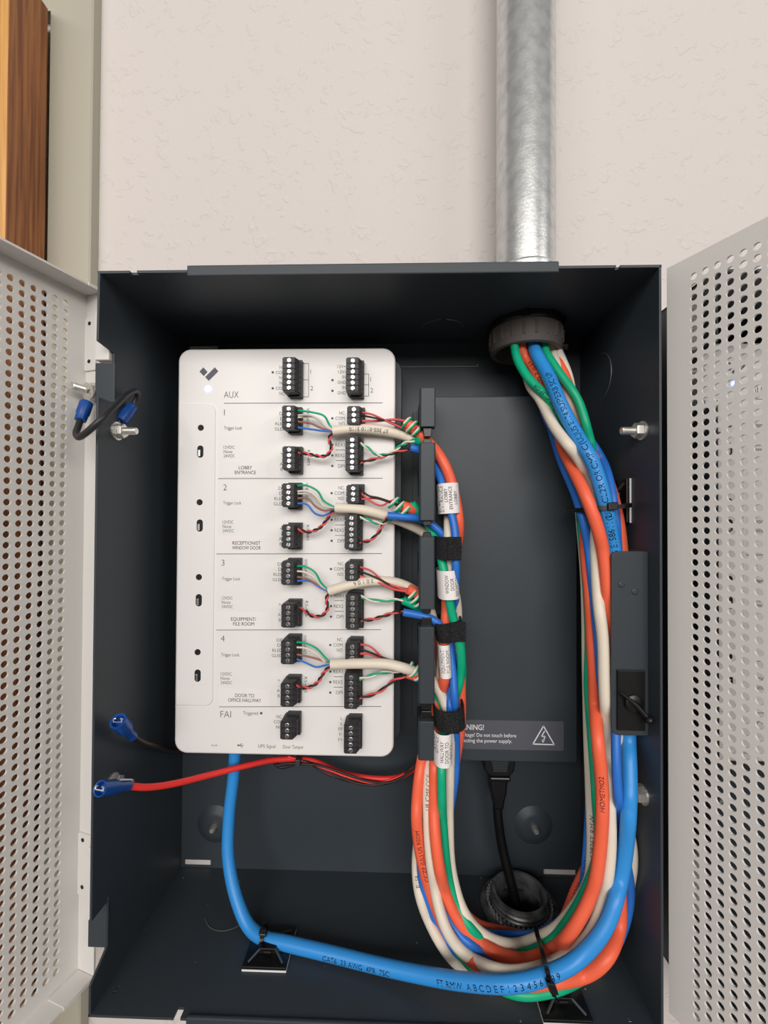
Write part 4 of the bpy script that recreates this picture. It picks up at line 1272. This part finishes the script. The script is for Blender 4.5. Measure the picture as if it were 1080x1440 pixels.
# ------------------------------------------------------------------ straps and wrapped labels on the cable column
def ring(c, rx, ry, z0, z1, th, n=36, ex=3.0, tilt=0.0):
    """closed band of rounded-rectangle section, axis z"""
    b = B()
    vs = []
    for rr in (0, th):
        for z in (z0, z1):
            for k in range(n):
                t = 2 * math.pi * k / n
                ct, st = math.cos(t), math.sin(t)
                x = math.copysign(abs(ct) ** (2 / ex), ct) * (rx + rr)
                y = math.copysign(abs(st) ** (2 / ex), st) * (ry + rr)
                vs.append((c[0] + x + tilt * ((z - (z0 + z1) / 2)), c[1] + y, z + tilt * -.9 * x))
    fs = []
    for k in range(n):
        k2 = (k + 1) % n
        i0, i1, o0, o1 = 0, n, 2 * n, 3 * n
        fs += [(o0 + k, o0 + k2, o1 + k2, o1 + k), (i0 + k2, i0 + k, i1 + k, i1 + k2), (i1 + k, i1 + k2, o1 + k2, o1 + k), (i0 + k2, i0 + k, o0 + k, o0 + k2)]
    return b.add(vs, fs)


def held_front(u0, u1, va, vb, yf):
    """how far forward the cables reach inside a strap or label"""
    p, q = at(u0, va, yf), at(u1, vb, yf)
    best = yf
    for nm, P, r in zip(names, paths, radii):
        m_ = (P[:, 0] > p.x + .0008) & (P[:, 0] < q.x - .0008) & (P[:, 2] < p.z + .003) & (P[:, 2] > q.z - .003)
        if m_.any():
            best = min(best, (P[m_, 1] - r).min() - .0006)
    return best


def strap(u0, u1, va, vb, yf, yb, label, tab=None, tilt=0.0):
    yf = held_front(u0, u1, va, vb, yf)
    p, q = at(u0, va, yf), at(u1, vb, yf)
    cx_, cyy = (p.x + q.x) / 2, (yf + yb) / 2
    rx, ry = (q.x - p.x) / 2 - .0012, abs(yf - yb) / 2
    o = obj('cable_strap', ring((cx_, cyy), rx, ry, q.z, p.z, .0012, tilt=tilt), 'velcro', smooth=40)
    tag(o, label, 'strap', 'black fabric cable straps')
    ta, tb_ = at(tab[0], va, yf), at(tab[1], vb, yf)
    obj('loose_end', B().box(ta.x, tb_.x, yf - .0024, yf - .0012, q.z - .0002 + tilt * -.9 * ((ta.x + tb_.x) / 2 - cx_), p.z + .0002 + tilt * -.9 * ((ta.x + tb_.x) / 2 - cx_)), 'velcro', o, bevel=.0005)
    return o


strap(613.5, 649, 755, 787, -.0735, -.0440, 'black fabric strap below the ENTRANCE LOBBY paper tag, topmost strap', (629, 648.5))
strap(613.5, 655, 876, 903, -.0735, -.0440, 'black fabric strap directly above the narrow FILE ROOM paper tag', (632.5, 654.5), tilt=-.22)
strap(612, 657, 1000, 1030, -.0760, -.0440, 'widest black fabric strap next to the warning label, lowest strap', (623, 645), tilt=-.06)


def wrap_label(u0, u1, va, vb, yf, yb, lines, label, tilt=0.0, ex=2.6):
    yf = held_front(u0, u1, va, vb, yf)
    p, q = at(u0, va, yf), at(u1, vb, yf)
    cx_, cyy = (p.x + q.x) / 2, (yf + yb) / 2
    rx, ry = (q.x - p.x) / 2, abs(yf - yb) / 2
    zc = (p.z + q.z) / 2
    o = obj('cable_label', ring((cx_, cyy), rx, ry, q.z, p.z, .00016, tilt=tilt, ex=ex, n=48), 'paper', smooth=40)
    tag(o, label, 'label', 'paper labels wrapped on the cables')
    t = B()
    for s_, un, hpx, wpx, vc in lines:
        vs, fs = glyphs(s_, -.004)
        mpp = (yf - CAM[1]) / FPX
        xa = min(a[0] for a in vs); xb = max(a[0] for a in vs)
        scx = wpx * mpp / (xb - xa); scy = hpx * mpp / CAP
        base = at(un, vc, yf)
        out = []
        for x, y in vs:
            X = base.x - y * scy
            Z = base.z + (x - (xa + xb) / 2) * scx
            xx = X - cx_
            kx = min(abs(xx) / (rx + .00016), .999)
            Y = cyy - (ry + .00016) * (1 - kx ** ex) ** (1 / ex) - .00022
            out.append((X + tilt * (Z - zc), Y, Z + tilt * -.9 * xx))
        t.add(out, fs)
    obj('label_text', t, 'ink', o)
    return o


wrap_label(617.5, 648, 679, 722, -.0700, -.0520, [('ENTRANCE', 623.5, 5.2, 37, 701), ('LOBBY', 629.5, 4.6, 19, 696), ('ENTRANCE', 636, 4.8, 32, 700), ('LOBBY', 643.2, 4.6, 19, 700)],
           'white paper tag reading ENTRANCE LOBBY wrapped on cables, topmost tag', tilt=-.07)
wrap_label(617.5, 648, 803, 844, -.0700, -.0500, [('WINDOW', 631, 5.0, 26, 822), ('DOOR', 638.5, 5.0, 17, 822), ('RECEPTIONIST', 645, 4.2, 36, 821)],
           'white paper tag reading WINDOW DOOR wrapped on cables, second tag', tilt=-.06)
wrap_label(618, 635, 908, 955, -.0710, -.0540, [('EQUIPMENT/', 625, 4.6, 34, 930), ('FILE ROOM', 632.3, 4.6, 31, 931)],
           'narrow white paper tag reading FILE ROOM wrapped on cables, third tag', tilt=-.06)
wrap_label(611.5, 638.5, 1034, 1081, -.0710, -.0520, [('OFFICE', 616.5, 4.6, 22, 1050), ('HALLWAY', 623.8, 5.0, 29, 1058), ('DOOR TO', 630.8, 5.0, 29, 1059), ('OFFICE', 637.3, 4.4, 20, 1060)],
           'white paper tag reading HALLWAY DOOR TO OFFICE wrapped on cables, lowest tag')


# ------------------------------------------------------------------ adhesive cable-tie mounts
def tie_mount(org, ex_, ey_, ez_, size, label):
    """plate with cross bridge; local x,y in the plate, z away from the panel"""
    R3 = Matrix((ex_, ey_, ez_)).transposed()
    org = Vector(org)
    t = thing('cable_tie_mount', org, label, 'cable tie mount', 'adhesive cable tie mounts')

    def put(name, b, m, **k):
        b.v = [tuple(org + R3 @ Vector(p)) for p in b.v]
        return obj(name, b, m, t, **k)
    h = size / 2
    put('foam_pad', B().box(-h, h, -h, h, 0, .0011), 'foam', label='white foam adhesive pad under the plate')
    pl_ = put('plate', B().box(-h, h, -h, h, .0011, .0030), 'black_plastic', bevel=.0004)
    b = B()
    for a in (45, 135, 225, 315):
        ca_, sa_ = math.cos(math.radians(a)), math.sin(math.radians(a))
        b.tube([Vector((ca_ * h * 1.12, sa_ * h * 1.12, .0030)), Vector((ca_ * h * .45, sa_ * h * .45, .0062))], .0008, 6)
    put('corner_rib', b, 'dark_plastic')
    put('bridge', B().prism([(-.45 * h, .0030), (.45 * h, .0030), (.38 * h, .0068), (-.38 * h, .0068)], 'y', -.42 * h, .42 * h).box(-.2 * h, .2 * h, -.5 * h, .5 * h, .0040, .0058), 'black_plastic', bevel=.0005)
    return t


def tie(t, pts, width_dir, head, head_dir, m='black_plastic'):
    """nylon tie: flat strip following pts, plus head block"""
    P = smooth_path(pts, .0012)
    wd = Vector(width_dir).normalized() * .0013
    b = B()
    n = len(P)
    vs = []
    for i in range(n):
        T = Vector(P[min(i + 1, n - 1)] - P[max(i - 1, 0)]).normalized()
        nn = T.cross(wd).normalized() * .0006
        q = Vector(P[i])
        vs += [q - wd - nn, q + wd - nn, q + wd + nn, q - wd + nn]
    fs = []
    for i in range(n - 1):
        for k in range(4):
            a, c_ = i * 4 + k, i * 4 + (k + 1) % 4
            fs.append((a, c_, c_ + 4, a + 4))
    fs += [(3, 2, 1, 0), tuple(range(4 * n - 4, 4 * n))]
    b.add(vs, fs)
    obj('tie_strap', b, m, t)
    hd = Vector(head_dir).normalized()
    w2 = wd.normalized()
    n2 = hd.cross(w2).normalized()
    hb = B()
    o = Vector(head)
    vs = [o + w2 * a * .0024 + hd * b_ * .0028 + n2 * c_ * .0018 for c_ in (-1, 1) for b_ in (-1, 1) for a in (-1, 1)]
    hb.add(vs, [(0, 1, 3, 2), (4, 6, 7, 5), (0, 4, 5, 1), (2, 3, 7, 6), (0, 2, 6, 4), (1, 5, 7, 3)])
    obj('tie_head', hb, m, t, bevel=.0006)


m1 = atz(380, 1336, ZB + WT)
t = tie_mount((m1.x, m1.y, ZB + WT), (1, 0, 0), (0, 1, 0), (0, 0, 1), .0285, 'black square cable tie mount on the cabinet floor under the sky blue cable, lower left')
cp = PATH['CAT'][np.argmin(np.abs(PATH['CAT'][:, 0] - at(374, 1322, -.061).x) + 10 * (PATH['CAT'][:, 2] > -.15))]
cx_, cy_, cz_ = cp
r = .0052
tie(t, [(cx_ + .0005, cy_ - .0095, ZB + .0105), (cx_, cy_ - r - .0012, cz_ - .001), (cx_, cy_ - r * .8, cz_ + r * .7), (cx_, cy_, cz_ + r), (cx_, cy_ + r * .8, cz_ + r * .6), (cx_, cy_ + r, cz_ - .001), (cx_, cy_ + .005, ZB + .0105)],
    (1, 0, 0), (cx_ + .0006, cy_ - .0030, cz_ + r + .0012), (0, -.6, .8), 'black_plastic')
m2 = atz(785, 1399, ZB + WT)
t = tie_mount((m2.x, m2.y - .002, ZB + WT), (1, 0, 0), (0, 1, 0), (0, 0, 1), .0285, 'black square cable tie mount on the cabinet floor under the cable bundle, lower right')


def on_top(u, v):
    """a point just in front of the cables met at this place of the photograph"""
    best = None
    for P, r in zip(paths, radii):
        d = P - CAM
        c = np.stack([d[:, 0], -d[:, 2], d[:, 1]], axis=1) @ RR.T
        du = np.hypot(540 + FPX * c[:, 0] / c[:, 2] - u, 720 + FPX * c[:, 1] / c[:, 2] - v)
        k = np.argmin(du)
        if du[k] < r * FPX / c[k, 2]:
            yy = P[k, 1] - r - .0022
            best = yy if best is None else min(best, yy)
    return best


tp = [(753, 1304), (757, 1320), (762, 1336), (766, 1352), (770, 1368), (774, 1384), (777, 1394)]
ty = [on_top(*q) for q in tp]
ok = [y for y in ty if y is not None]
ty = [y if y is not None else (ok[0] + .006 if i < 3 else ok[-1]) for i, y in enumerate(ty)]
pts = [at(u, v, y) for (u, v), y in zip(tp, ty)] + [at(781, 1403, ty[-1] + .004)]
hp = at(776, 1388, min(ty) - .0010)
tie(t, pts, (1, 0.1, -.25), hp, at(778, 1394, -.1000) - at(770, 1370, -.0985))
m3 = atx(887, 704, HW - WT)
t = tie_mount((HW - WT, m3.y + .0135, m3.z), (0, 1, 0), (0, 0, 1), (-1, 0, 0), .0285, 'black square cable tie mount on the right side wall above the lock bracket')
lo, hi = [], []
zt_ = at(845, 714, -.08).z
near = []
for nm in names:
    Pn = PATH[nm]
    m_ = np.where((np.abs(Pn[:, 2] - zt_) < .006) & (Pn[:, 0] > .10))[0]
    if len(m_):
        q = Pn[m_[len(m_) // 2]]
        rr_ = radii[names.index(nm)]
        near.append((q[0] - rr_, q[0] + rr_, q[1] - rr_, q[1] + rr_))
xa, xb, ya, yb = min(n_[0] for n_ in near), max(n_[1] for n_ in near), min(n_[2] for n_ in near), max(n_[3] for n_ in near)
xc, yc = (xa + xb) / 2, (ya + yb) / 2
rx_, ry_ = (xb - xa) / 2 + .0004, (yb - ya) / 2 + .0006
pts = []
for k in range(25):
    a = 2 * math.pi * k / 24
    ct, st = math.cos(a), math.sin(a)
    pts.append((xc + math.copysign(abs(ct) ** .8, ct) * rx_, yc + math.copysign(abs(st) ** .8, st) * ry_, zt_ + .0018 * ct))
tie(t, pts, (0, 0, 1), (at(848, 713, -.09).x, ya - .0012, zt_ + .0004), (1, 0, .08))

# ------------------------------------------------------------------ battery leads, thin harness and ground wire
def spade(parent, a, b_, open_r=.0042):
    a, b_ = Vector(a), Vector(b_)
    d = b_ - a
    L = d.length
    s_ = obj('spade_sleeve', B().lathe(a, d, [(.004, .0030), (0, .0036), (-.0002, open_r), (L * .45, open_r), (L * .62, .0031), (L, .0029), (L + .0005, .0024)], 18), 'terminal_blue', parent, smooth=40, label='blue nylon sleeve of the terminal')
    dn = d.normalized()
    e = dn.cross(Vector((0, 0, 1))).normalized()
    f = dn.cross(e)
    bl = B()
    q = a - dn * .0008
    for off in (-1, 1):
        bl.tube([q + e * off * .0026 + f * .0004, q + e * off * .0027 - f * .0009, q + e * off * .0014 - f * .0012], .0005, 5)
    bl.add([q + e * x + f * y + dn * .0006 for x, y in ((-.0028, .0004), (.0028, .0004), (.0028, .0010), (-.0028, .0010))], [(0, 1, 2, 3)])
    obj('spade_blade', bl, 'zinc', parent)


rl = thing('battery_lead', at(180, 1110, -.096), 'thick red battery lead ending in a blue sleeved terminal at the left rim', 'wire', 'battery leads')
spade(rl, at(141, 1109, -.1190), at(181, 1105, -.0990))
obj('wire', B().tube(smooth_path([at(180, 1105, -.0992), at(205, 1107, -.092), at(240, 1103, -.080), at(290, 1091, -.062), at(345, 1077, -.046), at(392, 1068, -.030), at(440, 1070, -.022), at(478, 1086, -.022), at(520, 1094, -.024), at(560, 1093, -.026), at(590, 1076, -.028)], .003), .0021, 10), 'red', rl, smooth=70)
bl_ = thing('battery_lead', at(190, 1035, -.080), 'black battery lead ending in a loose blue sleeved terminal left of the white unit', 'wire', 'battery leads')
spade(bl_, at(166, 1014, -.1010), at(187, 1036, -.0860), .0048)
obj('wire', B().tube(smooth_path([at(187, 1036, -.0862), at(200, 1044, -.076), at(222, 1050, -.055), at(250, 1056, -.030), at(290, 1050, -.020), at(340, 1040, -.015)], .003), .0021, 10), 'black_wire', bl_, smooth=70)
hs = thing('thin_harness', at(480, 1090, -.020), 'thin red and black wires sagging below the white unit toward the lowest T-bar', 'wires')
hw = [('black_wire', [(388, 1064), (386, 1074), (396, 1080), (412, 1076), (430, 1072), (460, 1088), (500, 1100), (540, 1097), (575, 1082), (592, 1066)]),
      ('black_wire', [(390, 1066), (392, 1078), (404, 1078), (424, 1070), (450, 1080), (485, 1096), (520, 1104), (555, 1098), (580, 1078), (592, 1068)]),
      ('black_wire', [(386, 1066), (388, 1076), (400, 1074), (420, 1074), (446, 1076), (480, 1086), (515, 1098), (550, 1100), (578, 1084), (591, 1072)]),
      ('red', [(398, 1066), (412, 1072), (440, 1076), (470, 1090), (505, 1102), (540, 1102), (570, 1090), (590, 1076)]),
      ('red', [(405, 1064), (425, 1070), (455, 1080), (490, 1093), (525, 1101), (556, 1094), (585, 1078), (592, 1070)])]
for i, (m, pts) in enumerate(hw):
    obj('wire', B().tube(smooth_path([at(u, v, -.0255 - .0022 * (i % 3)) for u, v in pts], .002), .00085, 7), m, hs, smooth=70)
cl = at(419, 1072, -.0315)
obj('clip', B().box(cl.x - .0019, cl.x + .0019, -.0335, -.0240, cl.z - .0028, cl.z + .0028), 'dark_plastic', hs, bevel=.0005)

gw = thing('ground_wire', at(150, 590, -.090), 'short dark grey ground wire with two blue ring terminals joining door and cabinet, upper left', 'wire')
ca_, sa_ = math.cos(math.radians(OPEN)), math.sin(math.radians(OPEN))
obj('wire', B().tube(smooth_path([at(113, 590, -.1020), at(110, 600, -.1050), at(107, 609, -.1090), at(110, 615, -.1130), at(118, 611, -.1170), at(140, 592, -.1180), at(162, 571, -.1080), at(182, 553, -.0930), at(191, 550, -.0870), at(194, 555, -.0830), at(190, 566, -.0820), at(186, 574, -.0835)], .002), .0019, 10), mat('charcoal_insulation', (40, 40, 42), .45), gw, smooth=70)
for (pa, pb_, ring_c, nrm) in ((at(122, 566, -.0975), at(113, 591, -.1025), at(126, 553, -.0955), Vector((-.29, -.95, 0))), (at(170, 592, -.0885), at(187, 571, -.0830), Vector((-.1610, -.0930, .1268)), Vector((1, 0, 0)))):
    d = pb_ - pa
    L = d.length
    s_ = obj('ring_terminal', B().lathe(pa, d, [(0, .0034), (.0004, .0038), (L * .6, .0038), (L * .7, .0034), (L, .0032), (L + .0004, .0026)], 18), 'terminal_blue', gw, smooth=40)
    nrm = nrm.normalized()
    b = B().lathe(ring_c, nrm, [(0, .0022), (0, .0046), (.0009, .0046), (.0009, .0022), (0, .0022)], 20, cap=False)
    q = pa - d.normalized() * .0002
    w_ = d.cross(nrm).normalized() * .0022
    b.add([ring_c + w_ - d.normalized() * 0, ring_c - w_, q - w_, q + w_], [(0, 1, 2, 3)])
    obj('ring_tongue', b, 'zinc', gw)

# ------------------------------------------------------------------ the neighbouring cabinet on the right
OFF = Vector((0.3600, 0, 0.0040))
e2_ = dup_tree(enc)
e2_.location = enc.location + OFF + Vector((0, 0, -.0070))
tag(e2_, 'neighbouring cabinet mostly hidden behind its half-open pale perforated door, right edge', 'cabinet', 'metal wall cabinets')
for ch in e2_.children:
    if ch.name.startswith('door'):
        ch.rotation_euler = (0, 0, -math.radians(64))
        ch.location.z += .0070
c2 = dup_tree(ctl)
c2.location = ctl.location + OFF + Vector((.0150, 0, -.0020))
tag(c2, 'second white unit glimpsed only through the holes of the right perforated door', 'controller', 'white access controllers')
for nm, pp in (('G3', 'green cable glimpsed inside the right neighbouring cabinet'), ('B3', 'blue cable glimpsed inside the right neighbouring cabinet')):
    q = CAB[nm].copy()
    COL.objects.link(q)
    q.location = CAB[nm].location + OFF
    del q['group']
    tag(q, pp, 'cable')
